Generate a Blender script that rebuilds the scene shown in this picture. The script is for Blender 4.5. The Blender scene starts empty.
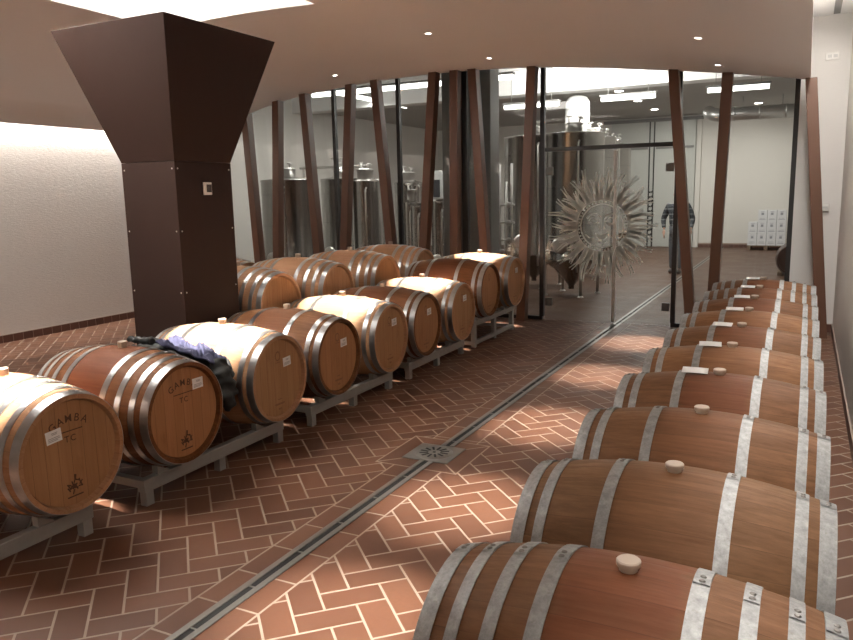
import bpy, bmesh, math, random
from mathutils import Vector, Matrix
PI = math.pi
random.seed(7)
sc = bpy.context.scene
col = sc.collection

# ------------------------------------------------------------------ camera
F_PX = 748.507
RIGHT = (0.89400951, 0.44757505, -0.02058084)
DOWN = (0.05562123, -0.15644542, -0.98611922)
FWD = (-0.44458214, 0.88045523, -0.16475837)
cam_d = bpy.data.cameras.new('camera')
cam = bpy.data.objects.new('camera', cam_d)
col.objects.link(cam)
cam_d.sensor_fit = 'HORIZONTAL'
cam_d.sensor_width = 36
cam_d.lens = F_PX / 853 * 36
cam_d.clip_start = 0.05
cam_d.clip_end = 100
cam.matrix_world = Matrix(((RIGHT[0], -DOWN[0], -FWD[0], 0), (RIGHT[1], -DOWN[1], -FWD[1], 0), (RIGHT[2], -DOWN[2], -FWD[2], 1.8), (0, 0, 0, 1)))
sc.camera = cam
sc.view_settings.view_transform = 'Standard'
sc.view_settings.look = 'None'
sc.view_settings.gamma = 1
sc.view_settings.use_curve_mapping = False
sc.view_settings.exposure = 1.0


# ------------------------------------------------------------------ node helpers
class V:
    """a float socket with arithmetic"""
    def __init__(s, nt, sock): s.nt, s.sock = nt, sock
    def op(s, o, *others):
        n = s.nt.nodes.new('ShaderNodeMath'); n.operation = o
        for i, a in enumerate((s,) + others):
            if isinstance(a, V): s.nt.links.new(a.sock, n.inputs[i])
            else: n.inputs[i].default_value = a
        return V(s.nt, n.outputs[0])
    def __add__(s, o): return s.op('ADD', o)
    def __sub__(s, o): return s.op('SUBTRACT', o)
    def __mul__(s, o): return s.op('MULTIPLY', o)
    def __truediv__(s, o): return s.op('DIVIDE', o)
    def floor(s): return s.op('FLOOR')
    def frac(s): return s.op('FRACT')
    def abs(s): return s.op('ABSOLUTE')
    def mod(s, m): return s.op('FLOORED_MODULO', m)
    def lt(s, o): return s.op('LESS_THAN', o)
    def gt(s, o): return s.op('GREATER_THAN', o)
    def min(s, o): return s.op('MINIMUM', o)
    def max(s, o): return s.op('MAXIMUM', o)


class Mat:
    def __init__(s, name):
        s.m = bpy.data.materials.new(name); s.m.use_nodes = True
        s.nt = s.m.node_tree
        s.b = s.nt.nodes['Principled BSDF']
        s.out = s.nt.nodes['Material Output']
    def new(s, t): return s.nt.nodes.new(t)
    def link(s, a, b): s.nt.links.new(a.sock if isinstance(a, V) else a, b)
    def coord(s):
        n = s.new('ShaderNodeTexCoord'); x = s.new('ShaderNodeSeparateXYZ')
        s.link(n.outputs['Object'], x.inputs[0])
        return n.outputs['Object'], V(s.nt, x.outputs[0]), V(s.nt, x.outputs[1]), V(s.nt, x.outputs[2])
    def comb(s, x, y, z):
        n = s.new('ShaderNodeCombineXYZ')
        for i, a in enumerate((x, y, z)):
            if isinstance(a, V): s.link(a, n.inputs[i])
            else: n.inputs[i].default_value = a
        return n.outputs[0]
    def scale(s, vec, sx, sy, sz):
        n = s.new('ShaderNodeMapping'); s.link(vec, n.inputs[0]); n.inputs['Scale'].default_value = (sx, sy, sz)
        return n.outputs[0]
    def noise(s, vec, sc_, det=3, rough=.55):
        n = s.new('ShaderNodeTexNoise'); s.link(vec, n.inputs['Vector'])
        n.inputs['Scale'].default_value = sc_; n.inputs['Detail'].default_value = det; n.inputs['Roughness'].default_value = rough
        return V(s.nt, n.outputs['Fac'])
    def white(s, vec):
        n = s.new('ShaderNodeTexWhiteNoise'); n.noise_dimensions = '3D'; s.link(vec, n.inputs['Vector'])
        return V(s.nt, n.outputs['Value'])
    def ramp(s, fac, stops):
        n = s.new('ShaderNodeValToRGB'); s.link(fac, n.inputs[0])
        e = n.color_ramp.elements
        while len(e) < len(stops): e.new(.5)
        for k, (p, c) in enumerate(stops):
            e[k].position = p; e[k].color = (*c, 1) if not isinstance(c, float) else (c, c, c, 1)
        return n.outputs['Color']
    def mix(s, fac, a, b, mode='MIX'):
        n = s.new('ShaderNodeMix'); n.data_type = 'RGBA'; n.blend_type = mode; n.clamp_factor = True
        for sock, val in ((n.inputs[0], fac), (n.inputs[6], a), (n.inputs[7], b)):
            if isinstance(val, V): s.link(val, sock)
            elif isinstance(val, (int, float)): sock.default_value = val
            elif isinstance(val, tuple): sock.default_value = (*val, 1)
            else: s.link(val, sock)
        return n.outputs[2]
    def objcolor(s):
        n = s.new('ShaderNodeObjectInfo'); return n.outputs['Color']
    def bump(s, h, strength=.3, dist=.01):
        n = s.new('ShaderNodeBump'); n.inputs['Strength'].default_value = strength; n.inputs['Distance'].default_value = dist
        s.link(h, n.inputs['Height']); s.link(n.outputs[0], s.b.inputs['Normal'])
    def set(s, color=None, rough=None, metal=None, **kw):
        if color is not None:
            if isinstance(color, tuple): s.b.inputs['Base Color'].default_value = (*color, 1)
            else: s.link(color, s.b.inputs['Base Color'])
        for nm, v in (('Roughness', rough), ('Metallic', metal)):
            if v is None: continue
            if isinstance(v, (int, float)): s.b.inputs[nm].default_value = v
            else: s.link(v, s.b.inputs[nm])
        for k, v in kw.items(): s.b.inputs[k].default_value = v
        return s


def plain(name, color, rough=.5, metal=0.0, var=.12, scale=6.0):
    m = Mat(name); o, x, y, z = m.coord()
    n = m.noise(o, scale, 4)
    c = m.mix(n, tuple(a * (1 - var) for a in color), tuple(min(1, a * (1 + var)) for a in color))
    return m.set(c, rough, metal).m


def emit(name, color, strength):
    m = Mat(name)
    m.set((0, 0, 0), .5)
    m.b.inputs['Emission Color'].default_value = (*color, 1)
    m.b.inputs['Emission Strength'].default_value = strength
    return m.m


M = {}
# --- herringbone terracotta floor
DX = -2.225
def floor_mat(name='terracotta_herringbone', far=False):
    m = Mat(name); o, x, y, z = m.coord()
    w = .1414
    k2 = 1 / (math.sqrt(2) * w)
    u = (x + y) * k2 + .45
    v = (y - x) * k2 + .45
    i, j = u.floor(), v.floor()
    fu, fv = u - i, v - j
    k = (i - j + 2).mod(4)
    isH = k.lt(1.5)
    k1, k2_ = (k - 1).abs().lt(.5), (k - 2).abs().lt(.5)
    lu = fu + k1                      # along a lying tile
    lv = fv + k2_                     # along a standing tile
    dH = lu.min(lu * -1 + 2).min(fv.min(fv * -1 + 1))
    dV = lv.min(lv * -1 + 2).min(fu.min(fu * -1 + 1))
    notH = isH * -1 + 1
    d = (dH * isH + dV * notH) * w
    idx, idy = i - k1 * isH, j - k2_ * notH
    # straight border course each side of the drain
    ax = (x - DX).abs()
    inb = ax.lt(.176)
    fy = ((y - 2.36) / .28)
    iy = fy.floor(); ly = (fy - iy) * .28
    dB = ly.min(ly * -1 + .28).min((ax - .176).abs())
    notb = inb * -1 + 1
    qx, qy = (x + 2.245).abs(), (y - 4.525).abs()
    qm = qx.max(qy)
    inf = qm.lt(.30); notf = inf * -1 + 1
    dF = (qm - .30).abs().min((qx - qy).abs() * .707).min(qx.min(qy).op('MAXIMUM', 0) + .02)
    dist = (dB * inb + d.min((ax - .176).abs()) * notb).min((qm - .30).abs()) * notf + dF * inf
    gx = idx * notb + inb * (x - DX).gt(0) * 7.3 + inb * 500.5
    gy = idy * notb + iy * inb
    sd = qx.gt(qy) * ((x + 2.245).gt(0) * 2 + 1) + qy.gt(qx) * ((y - 4.525).gt(0) * 2 + 2)
    r1 = m.white(m.comb(gx * notf + inf * 900.5, gy * notf + sd * inf, isH * notb * notf))
    grout = dist.lt(.0058)
    n1 = m.noise(o, 2.2, 4); n2 = m.noise(o, 45, 3)
    base = m.ramp(r1, [(0, (.105, .044, .024)), (.5, (.138, .059, .032)), (1, (.172, .076, .042))])
    base = m.mix(n2 * .5, base, (.115, .050, .029))
    base = m.mix((n1 - .5) * 1.0, base, (.19, .098, .058))
    gcol = m.mix(n1, (.29, .225, .175), (.40, .32, .255))
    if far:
        base = m.mix(.75, base, (.085, .052, .036)); gcol = m.mix(.8, gcol, (.115, .078, .057))  # far tiles and grout mixed towards a duller brown
    c = m.mix(grout, base, gcol)
    rough = m.mix(grout, m.ramp(n1, [(.3, .42), (.7, .56)]), (.85, .85, .85))
    m.set(c, rough)
    m.b.inputs['Specular IOR Level'].default_value = .22
    m.bump(dist.min(.012) * 80 + n2 * .12, .35, .004)
    return m.m
M['floor'] = floor_mat(); M['floor_far'] = floor_mat('dull_brown_tiles', True)

def plaster(name, c1, c2, fine=1.0, axis='y'):
    m = Mat(name); o, x, y, z = m.coord()
    st = m.scale(o, 16, 16, 90)
    n = m.noise(st, 1.0, 4, .6)
    b = m.noise(o, .7, 3)
    c = m.mix(n, c1, c2)
    c = m.mix(b * .25, c, tuple(a * .9 for a in c1))
    m.set(c, .85)
    m.bump(n, .65 * fine, .008)
    return m.m
M['plaster'] = plaster('rough_plaster', (.55, .51, .475), (.66, .62, .58))
M['plaster_white'] = plaster('fine_white_plaster', (.66, .645, .62), (.72, .70, .675), .35)
def soffit_mat():
    m = Mat('smooth_painted_board'); o, x, y, z = m.coord()
    n = m.noise(o, 1.1, 2)
    m.set(m.mix(n, (.83, .80, .775), (.86, .83, .805)), .75)
    return m.m
M['soffit'] = soffit_mat()
M['ceiling_white'] = plain('white_ceiling_paint', (.8, .8, .79), .8, 0, .03, 1)
M['tank_wall'] = plain('cream_wall_paint', (.66, .64, .60), .7, 0, .03, .6)
M['tank_ceiling'] = plain('grey_ceiling_paint', (.42, .42, .405), .7, 0, .05, .8)
def skirting():
    m = Mat('brown_skirting_tile'); o, x, y, z = m.coord()
    f = ((x + y) / .145); r = m.white(m.comb(f.floor(), 0, 0)); lx = f.frac()
    joint = lx.lt(.03).max(z.gt(.098))
    c = m.mix(r, (.085, .036, .026), (.12, .052, .036))
    m.set(m.mix(joint, c, (.36, .28, .23)), .45)
    return m.m
M['skirting'] = skirting()

# --- oak
def oak_body(name, base, dark, stain):
    m = Mat(name); o, x, y, z = m.coord()
    ang = z.op('ARCTAN2', y)
    st = ang * (26 / (2 * PI)) + 13.3
    idx = st.floor(); fr = st.frac()
    oi = m.new('ShaderNodeObjectInfo'); rnd = V(m.nt, oi.outputs['Random'])
    rv = m.white(m.comb(idx, rnd * 91, 0))
    seam = fr.lt(.022)
    off = m.new('ShaderNodeVectorMath'); off.operation = 'ADD'
    m.link(o, off.inputs[0]); m.link(m.comb(rnd * 37, rnd * 11, idx * 1.7), off.inputs[1])
    g0 = m.noise(m.scale(off.outputs[0], 2.6, 46, 46), 1.0, 6, .72)
    g = (g0 - .5) * 1.7 + .5
    blot = m.noise(m.scale(off.outputs[0], 4, 9, 9), 1.0, 5, .6)
    c = m.mix(g, dark, base)
    c = m.mix((rv - .35) * .9, c, m.mix(.45, c, dark))
    # wine stain round the bung belt, wavering with the grain
    mid = x.abs() + (blot - .5) * .12
    belt = (mid * -1 + .185) * 14
    c = m.mix(belt.max(0).min(.85) * V(m.nt, oi.outputs['Alpha']), c, m.mix(g, tuple(a * .75 for a in stain), stain))
    c = m.mix(seam * .45, c, (.06, .03, .016))
    c = m.mix((blot - .50) * 3.0, c, m.mix(.65, c, dark))
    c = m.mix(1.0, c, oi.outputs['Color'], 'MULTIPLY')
    m.set(c, m.ramp(g, [(.2, .70), (.8, .52)]))
    m.b.inputs['Specular IOR Level'].default_value = .2
    m.bump(g * .4 + fr.lt(.022) * -1.0, .25, .004)
    return m.m
M['oak_new'] = oak_body('pale_oak_staves', (.52, .325, .195), (.34, .185, .098), (.40, .195, .11))
M['oak_old'] = oak_body('aged_oak_staves', (.245, .137, .068), (.098, .049, .022), (.16, .052, .022))
def oak_head(name, base, dark):
    m = Mat(name); o, x, y, z = m.coord()
    oi = m.new('ShaderNodeObjectInfo'); rnd = V(m.nt, oi.outputs['Random'])
    st = (y / .072) + rnd * .8 + .3
    idx = st.floor(); fr = st.frac()
    rv = m.white(m.comb(idx, rnd * 50, 3))
    off = m.new('ShaderNodeVectorMath'); off.operation = 'ADD'
    m.link(o, off.inputs[0]); m.link(m.comb(rnd * 31, idx * 2.1, rnd * 17), off.inputs[1])
    g0 = m.noise(m.scale(off.outputs[0], 40, 60, 2.6), 1.0, 6, .7)
    g = (g0 - .5) * 1.6 + .5
    bl = m.noise(m.scale(off.outputs[0], 6, 9, 4), 1.0, 3)
    c = m.mix(g, dark, base)
    c = m.mix(rv * .45, c, dark)
    c = m.mix((bl - .6) * 2.5, c, tuple(a * .55 for a in dark))
    c = m.mix(fr.lt(.035) * .55, c, (.08, .04, .02))
    c = m.mix(1.0, c, oi.outputs['Color'], 'MULTIPLY')
    m.set(c, .55)
    m.b.inputs['Specular IOR Level'].default_value = .25
    m.bump(g, .12, .003)
    return m.m
M['head'] = oak_head('oak_head_boards', (.47, .27, .135), (.31, .155, .068))
def galv():
    m = Mat('galvanised_steel'); o, x, y, z = m.coord()
    n = m.noise(o, 38, 5, .75); n2 = m.noise(o, 90, 2)
    c = m.mix(m.ramp(n, [(.36, 0.0), (.66, 1.0)]).node and V(m.nt, m.ramp(n, [(.30, 0.0), (.75, 1.0)])), (.23, .235, .235), (.42, .425, .42))
    c = m.mix((n2 - .6) * 3, c, (.22, .2, .18))
    m.set(c, m.ramp(n, [(.3, .66), (.75, .48)]), .6)
    m.bump(n2, .08, .002)
    return m.m
M['hoop'] = galv()
M['hoop_bright'] = plain('bright_steel_strap', (.44, .445, .45), .31, .95, .25, 24)
M['rivet'] = plain('dark_rivet_steel', (.16, .15, .14), .45, .8)
M['bung'] = plain('beige_silicone', (.47, .385, .31), .55)
M['ink'] = plain('burnt_stamp', (.085, .032, .014), .7)
M['ink_faint'] = plain('faint_burnt_stamp', (.22, .10, .045), .7)
M['paper'] = plain('white_paper', (.80, .80, .80), .6, 0, .03)
M['print'] = plain('grey_print', (.36, .36, .37), .7)
M['glossy_paper'] = plain('glossy_white_card', (.85, .85, .84), .22, 0, .03)
M['rack'] = plain('grey_painted_rack_steel', (.38, .38, .36), .45, .5, .12, 14)
M['brown_steel'] = plain('dark_brown_coated_steel', (.031, .0155, .0115), .6, .0, .06, 1.5)
M['brown_steel'].node_tree.nodes['Principled BSDF'].inputs['Specular IOR Level'].default_value = .2
def post_mat():
    m = Mat('russet_brown_steel'); o, x, y, z = m.coord()
    n = m.noise(m.scale(o, 6, 6, 1.5), 1.0, 4)
    m.set(m.mix(n, (.108, .051, .030), (.145, .069, .041)), .42)
    return m.m
M['post'] = post_mat()
M['black'] = plain('black_frame_steel', (.016, .015, .014), .4)
M['slot_shade'] = plain('slot_shade_black', (.01, .01, .01), .8)  # black colour for the shade inside the drain and grate slots
M['stainless'] = plain('brushed_stainless', (.60, .59, .57), .30, 1.0, .06, 8)
def tank_steel():
    m = Mat('tank_stainless'); o, x, y, z = m.coord()
    n = m.noise(m.scale(o, 5, 5, .15), 1.0, 2)
    seam = (z / .62).frac().lt(.012)
    c = m.mix(n, (.40, .395, .38), (.47, .46, .445))
    m.set(m.mix(seam, c, (.25, .25, .24)), m.ramp(n, [(.3, .20), (.7, .26)]), 1.0)
    return m.m
M['tank'] = tank_steel()
M['drain'] = plain('worn_stainless_drain', (.24, .23, .21), .42, .8, .12, 30)
M['white_plastic'] = plain('white_plastic', (.72, .71, .68), .4)
M['screen'] = plain('dark_display', (.05, .05, .055), .2)
M['white_vessel'] = plain('white_enamel', (.85, .85, .84), .35, 0, .02)
M['grey_panel'] = plain('grey_green_panel', (.50, .51, .48), .45, 0, .04, 1)
M['grey_column'] = plain('grey_paint', (.20, .20, .195), .5, 0, .05, 2)
M['hinge'] = plain('satin_hinge', (.13, .125, .115), .4)
M['duct'] = plain('galvanised_duct', (.55, .55, .54), .38, .8, .1, 5)
M['cabinet'] = plain('light_grey_enamel', (.5, .5, .49), .4)
M['carton'] = plain('white_carton', (.66, .67, .69), .7, 0, .04)
M['carton_print'] = plain('grey_carton_print', (.27, .28, .31), .7)
M['wood_pallet'] = plain('pallet_wood', (.16, .11, .075), .8)
M['cask_dark'] = plain('dark_cask_wood', (.055, .030, .024), .5)
M['lamp'] = emit('lit_lamp_glass', (1, .95, .88), 8)
M['tube'] = emit('lit_fluorescent_tube', (1, .99, .95), 3.5)
M['led'] = emit('lit_led_strip', (1, .95, .88), 12)
M['skin'] = plain('skin', (.42, .25, .18), .55)
M['hair'] = plain('dark_hair', (.025, .018, .014), .6)
M['jeans'] = plain('grey_denim', (.10, .105, .115), .85, 0, .15, 30)
M['shoe'] = plain('dark_shoe_leather', (.03, .027, .025), .5)
def sweater():
    m = Mat('striped_knit'); o, x, y, z = m.coord()
    s = (z / .115).frac()
    m.set(m.mix(s.lt(.24), (.03, .034, .04), (.15, .155, .16)), .9)
    return m.m
M['knit'] = sweater()
def cloth(name, a, b):
    m = Mat(name); o, x, y, z = m.coord()
    n = m.noise(o, 14, 4); n2 = m.noise(o, 220, 2)
    m.set(m.mix(n, a, b), .8); m.bump(n * .5 + n2 * .3, .25, .006)
    return m.m
M['jacket'] = cloth('dark_olive_jacket', (.018, .02, .02), (.036, .038, .037))
M['lining'] = cloth('blue_violet_lining', (.018, .02, .05), (.055, .056, .12))
M['sealed_gap'] = M['black']

def glass_mat():
    m = Mat('clear_float_glass')
    tr = m.new('ShaderNodeBsdfTransparent'); tr.inputs[0].default_value = (.905, .91, .895, 1)
    gl = m.new('ShaderNodeBsdfGlossy'); gl.inputs['Roughness'].default_value = .01
    fr = m.new('ShaderNodeFresnel'); fr.inputs[0].default_value = 1.38
    mx = m.new('ShaderNodeMixShader')
    m.link(fr.outputs[0], mx.inputs[0]); m.link(tr.outputs[0], mx.inputs[1]); m.link(gl.outputs[0], mx.inputs[2])
    m.link(mx.outputs[0], m.out.inputs[0])
    return m.m
M['glass'] = glass_mat()
def frost_mat():
    m = Mat('frosted_film')
    tr = m.new('ShaderNodeBsdfTransparent'); df = m.new('ShaderNodeBsdfDiffuse'); tl = m.new('ShaderNodeBsdfTranslucent')
    df.inputs[0].default_value = (.78, .79, .76, 1); tl.inputs[0].default_value = (.78, .79, .76, 1)
    m1 = m.new('ShaderNodeMixShader'); m1.inputs[0].default_value = .5
    m.link(df.outputs[0], m1.inputs[1]); m.link(tl.outputs[0], m1.inputs[2])
    m2 = m.new('ShaderNodeMixShader'); m2.inputs[0].default_value = .92
    m.link(tr.outputs[0], m2.inputs[1]); m.link(m1.outputs[0], m2.inputs[2])
    m.link(m2.outputs[0], m.out.inputs[0])
    return m.m
M['frost'] = frost_mat()


# ------------------------------------------------------------------ mesh helpers
def bm_():
    return bmesh.new()

def xf(bm, verts, mat):
    if mat is not None:
        for v in verts: v.co = mat @ v.co

def box(bm, lo, hi, mat=None, mi=0, bevel=0):
    x0, y0, z0 = lo; x1, y1, z1 = hi
    vs = [bm.verts.new(p) for p in ((x0, y0, z0), (x1, y0, z0), (x1, y1, z0), (x0, y1, z0), (x0, y0, z1), (x1, y0, z1), (x1, y1, z1), (x0, y1, z1))]
    fs = [bm.faces.new([vs[i] for i in f]) for f in ((3, 2, 1, 0), (4, 5, 6, 7), (0, 1, 5, 4), (1, 2, 6, 5), (2, 3, 7, 6), (3, 0, 4, 7))]
    for f in fs: f.material_index = mi
    if bevel:
        es = {e for f in fs for e in f.edges}
        r = bmesh.ops.bevel(bm, geom=list(es), offset=bevel, segments=2, affect='EDGES', profile=.5)
        vs = list({v for f in r['faces'] for v in f.verts} | {v for v in vs if v.is_valid})
    xf(bm, vs, mat)
    return vs

def lathe(bm, prof, seg=48, axis='z', mat=None, mi=0, smooth=True, a0=0.0, a1=2 * PI, close_ends=False):
    """prof: list of (r, h). full turn unless a0/a1 given. closed=False profile."""
    full = abs(a1 - a0 - 2 * PI) < 1e-6
    n = seg if full else seg + 1
    rings = []
    for r, h in prof:
        ring = []
        if r < 1e-6 and full:
            p = (0, 0, h) if axis == 'z' else (h, 0, 0)
            ring = [bm.verts.new(p)] * n
        else:
            for k in range(n):
                a = a0 + (a1 - a0) * k / seg
                c, s = r * math.cos(a), r * math.sin(a)
                ring.append(bm.verts.new((c, s, h) if axis == 'z' else (h, c, s)))
        rings.append(ring)
    for A, B in zip(rings, rings[1:]):
        for k in range(seg):
            k2 = (k + 1) % n
            q = [A[k], A[k2], B[k2], B[k]]
            u = []
            for v in q:
                if v not in u: u.append(v)
            if len(u) >= 3:
                f = bm.faces.new(u); f.smooth = smooth; f.material_index = mi
    allv = {v for r in rings for v in r}
    xf(bm, allv, mat)
    return allv

def tube(bm, pts, r, seg=10, mi=0, cap=True, smooth=True):
    """tube along a polyline; r a number or a list"""
    pts = [Vector(p) for p in pts]
    rr = r if isinstance(r, (list, tuple)) else [r] * len(pts)
    rings = []; up = None
    for i, p in enumerate(pts):
        t = (pts[min(i + 1, len(pts) - 1)] - pts[max(i - 1, 0)]).normalized()
        if up is None:
            up = Vector((0, 0, 1)) if abs(t.z) < .9 else Vector((1, 0, 0))
        a = t.cross(up)
        if a.length < 1e-4: a = t.cross(Vector((0, 1, 0)))
        a.normalize(); b = a.cross(t).normalized(); up = b
        rings.append([bm.verts.new(p + (a * math.cos(2 * PI * k / seg) + b * math.sin(2 * PI * k / seg)) * rr[i]) for k in range(seg)])
    for A, B in zip(rings, rings[1:]):
        for k in range(seg):
            f = bm.faces.new((A[k], A[(k + 1) % seg], B[(k + 1) % seg], B[k])); f.smooth = smooth; f.material_index = mi
    if cap:
        for R in (rings[0][::-1], rings[-1]):
            f = bm.faces.new(R); f.material_index = mi

def poly_prism(bm, pts, y0, y1, mi=0):
    """pts are (x, z); extruded between y0 and y1"""
    A = [bm.verts.new((x, y0, z)) for x, z in pts]; B = [bm.verts.new((x, y1, z)) for x, z in pts]
    fs = [bm.faces.new(A), bm.faces.new(B[::-1])]
    n = len(pts)
    for k in range(n):
        fs.append(bm.faces.new((A[k], B[k], B[(k + 1) % n], A[(k + 1) % n])))
    for f in fs: f.material_index = mi

def finish(bm, name, mats, fixn=True):
    if fixn: bmesh.ops.recalc_face_normals(bm, faces=bm.faces)
    me = bpy.data.meshes.new(name); bm.to_mesh(me); bm.free()
    for m in (mats if isinstance(mats, (list, tuple)) else [mats]): me.materials.append(m)
    return me

def obj(name, bm, mats, parent=None, loc=(0, 0, 0), fixn=True):
    me = finish(bm, name, mats, fixn) if not isinstance(bm, bpy.types.Mesh) else bm
    o = bpy.data.objects.new(name, me); col.objects.link(o)
    o.location = loc
    if parent is not None: o.parent = parent
    return o

def tag(o, label, cat, group=None, kind=None):
    o['label'] = label; o['category'] = cat
    if group: o['group'] = group
    if kind: o['kind'] = kind
    return o

def thing(name, label, cat, loc=(0, 0, 0), rz=0, group=None):
    o = bpy.data.objects.new(name, None); col.objects.link(o)
    o.empty_display_size = .1
    o.location = loc; o.rotation_euler = (0, 0, rz)
    return tag(o, label, cat, group)

def struct(name, bm, mats, parent=None, loc=(0, 0, 0)):
    o = obj(name, bm, mats, parent, loc)
    if parent is None: o['kind'] = 'structure'
    return o

def copy_tree(root, loc, rz, label, group=None):
    def cp(o, par):
        c = o.copy(); col.objects.link(c)
        if par is not None: c.parent = par
        for ch in list(o.children): cp(ch, c)
        return c
    r = cp(root, None); r.location = loc; r.rotation_euler = (0, 0, rz)
    r['label'] = label
    if group: r['group'] = group
    return r


# ------------------------------------------------------------------ the room
XL, XR, YB, YG = -9.3, .38, -3.2, 10.25       # left wall, right wall, wall behind, glass line
YT, XTL, XTR = 25.0, -12.0, .9                # tank room
ZU = 3.80                                     # upper ceiling
bm = bm_(); box(bm, (XL - .2, YB - .2, -.12), (XR + .2, YG, 0)); struct('floor', bm, M['floor'])
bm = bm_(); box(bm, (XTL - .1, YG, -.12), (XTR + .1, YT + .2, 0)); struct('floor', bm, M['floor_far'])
bm = bm_(); box(bm, (XL - .2, YB, 0), (XL, YG + .2, ZU)); struct('wall_left', bm, M['plaster'])
bm = bm_(); box(bm, (XR, YB, 0), (XR + .2, 10.62, ZU)); struct('wall_right', bm, M['plaster'])
bm = bm_(); box(bm, (XL - .2, YB - .2, 0), (XR + .2, YB, ZU)); struct('wall_rear', bm, M['plaster'])
bm = bm_(); box(bm, (-.14, 10.5, 0), (XTR, 10.62, ZU)); struct('wall_front', bm, M['plaster_white'])
bm = bm_(); box(bm, (XL - .2, YG - .03, 3.66), (-.14, YG + .12, ZU + .6)); box(bm, (-.14, 10.5, ZU), (XTR, 10.62, ZU + .6)); struct('wall_front', bm, M['plaster_white'])
bm = bm_(); box(bm, (XL - .2, YB - .2, ZU), (XR + .2, 10.5, ZU + .1)); struct('ceiling', bm, M['ceiling_white'])

# hung vault: extruded curve with a rectangular opening round the pillar
VP = [(-9.02, 2.80), (-8.95, 2.93), (-8.8, 3.04), (-8.5, 3.16), (-8.0, 3.29), (-7.3, 3.40), (-6.5, 3.47), (-5.8, 3.515), (-5.0, 3.535), (-4.2, 3.525), (-3.4, 3.485), (-2.5, 3.395), (-1.6, 3.28), (-1.0, 3.20), (-.5, 3.12), (-.03, 3.04)]
def vz(x):
    for (a, za), (b, zb) in zip(VP, VP[1:]):
        if a <= x <= b: return za + (zb - za) * (x - a) / (b - a)
    return VP[0][1] if x < VP[0][0] else VP[-1][1]
HX0, HX1, HY0, HY1 = -5.88, -4.05, 2.2, 5.93
xs = sorted(set([p[0] for p in VP] + [HX0, HX1] + [-9.02 + .0 + k * (8.99 / 60) for k in range(61)]))
ys = [YB, HY0, HY1, YG - .06]
bm = bm_()
# smooth the profile a little with a moving average for the rendered surface
def vzs(x):
    if x < -8.6 or x > -.2: return vz(x)
    return sum(vz(x + d) for d in (-.3, -.15, 0, .15, .3)) / 5
T = .06
lo = {}; hi = {}
for i, x in enumerate(xs):
    for j, y in enumerate(ys):
        lo[i, j] = bm.verts.new((x, y, vzs(x))); hi[i, j] = bm.verts.new((x, y, vzs(x) + T))
def is_hole(i, j):
    xm = (xs[i] + xs[i + 1]) / 2
    return j == 1 and HX0 < xm < HX1
cells = {(i, j) for i in range(len(xs) - 1) for j in range(len(ys) - 1) if not is_hole(i, j)}
for (i, j) in cells:
    f = bm.faces.new((lo[i, j], lo[i, j + 1], lo[i + 1, j + 1], lo[i + 1, j])); f.smooth = True
    f = bm.faces.new((hi[i, j], hi[i + 1, j], hi[i + 1, j + 1], hi[i, j + 1])); f.smooth = True
    for di, dj, a, b in ((-1, 0, (i, j), (i, j + 1)), (1, 0, (i + 1, j), (i + 1, j + 1)), (0, -1, (i, j), (i + 1, j)), (0, 1, (i, j + 1), (i + 1, j + 1))):
        if (i + di, j + dj) not in cells:
            bm.faces.new((lo[a], lo[b], hi[b], hi[a]))
for v in [v for v in bm.verts if not v.link_faces]: bm.verts.remove(v)
soff = struct('ceiling', bm, M['soffit'])
es = soff.modifiers.new('edges', 'EDGE_SPLIT'); es.split_angle = math.radians(40)

# skirtings
def skirt(name, lo, hi):
    bm = bm_(); box(bm, lo, hi); struct(name, bm, M['skirting'])
skirt('baseboard_left', (XL, YB, 0), (XL + .012, YG - .05, .105))
skirt('baseboard_right', (XR - .012, YB, 0), (XR, 10.488, .105))
skirt('baseboard_front', (-.135, 10.488, 0), (XR, 10.5, .105))
skirt('baseboard_back', (-3.1, YT - .012, 0), (XTR, YT, .14))

# ------------------------------------------------------------------ tank room shell
ZT, ZD, YD = 4.45, 3.95, 16.3
bm = bm_(); box(bm, (XTL, YT, 0), (XTR, YT + .15, ZT)); struct('wall_back', bm, M['tank_wall'])
bm = bm_(); box(bm, (XTL - .15, YG + .12, 0), (XTL, YT, ZT)); box(bm, (XTL, YG - .03, 0), (XL - .2, YG + .12, ZT)); struct('wall_side', bm, M['tank_wall'])
bm = bm_(); box(bm, (XTR, 10.5, 0), (XTR + .15, YT, ZT)); struct('wall_side', bm, M['tank_wall'])
bm = bm_(); box(bm, (XTL, YG + .12, ZT), (XTR, YT, ZT + .1)); struct('ceiling', bm, M['ceiling_white'])
bm = bm_(); box(bm, (XTL, YD, ZD), (XTR, YD + .5, ZT)); struct('trim_1', bm, M['ceiling_white'])          # downstand beam
bm = bm_(); box(bm, (XTL, YD + .5, ZD + .12), (XTR, YT, ZT)); struct('ceiling', bm, M['tank_ceiling'])    # lowered ceiling beyond it

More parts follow.
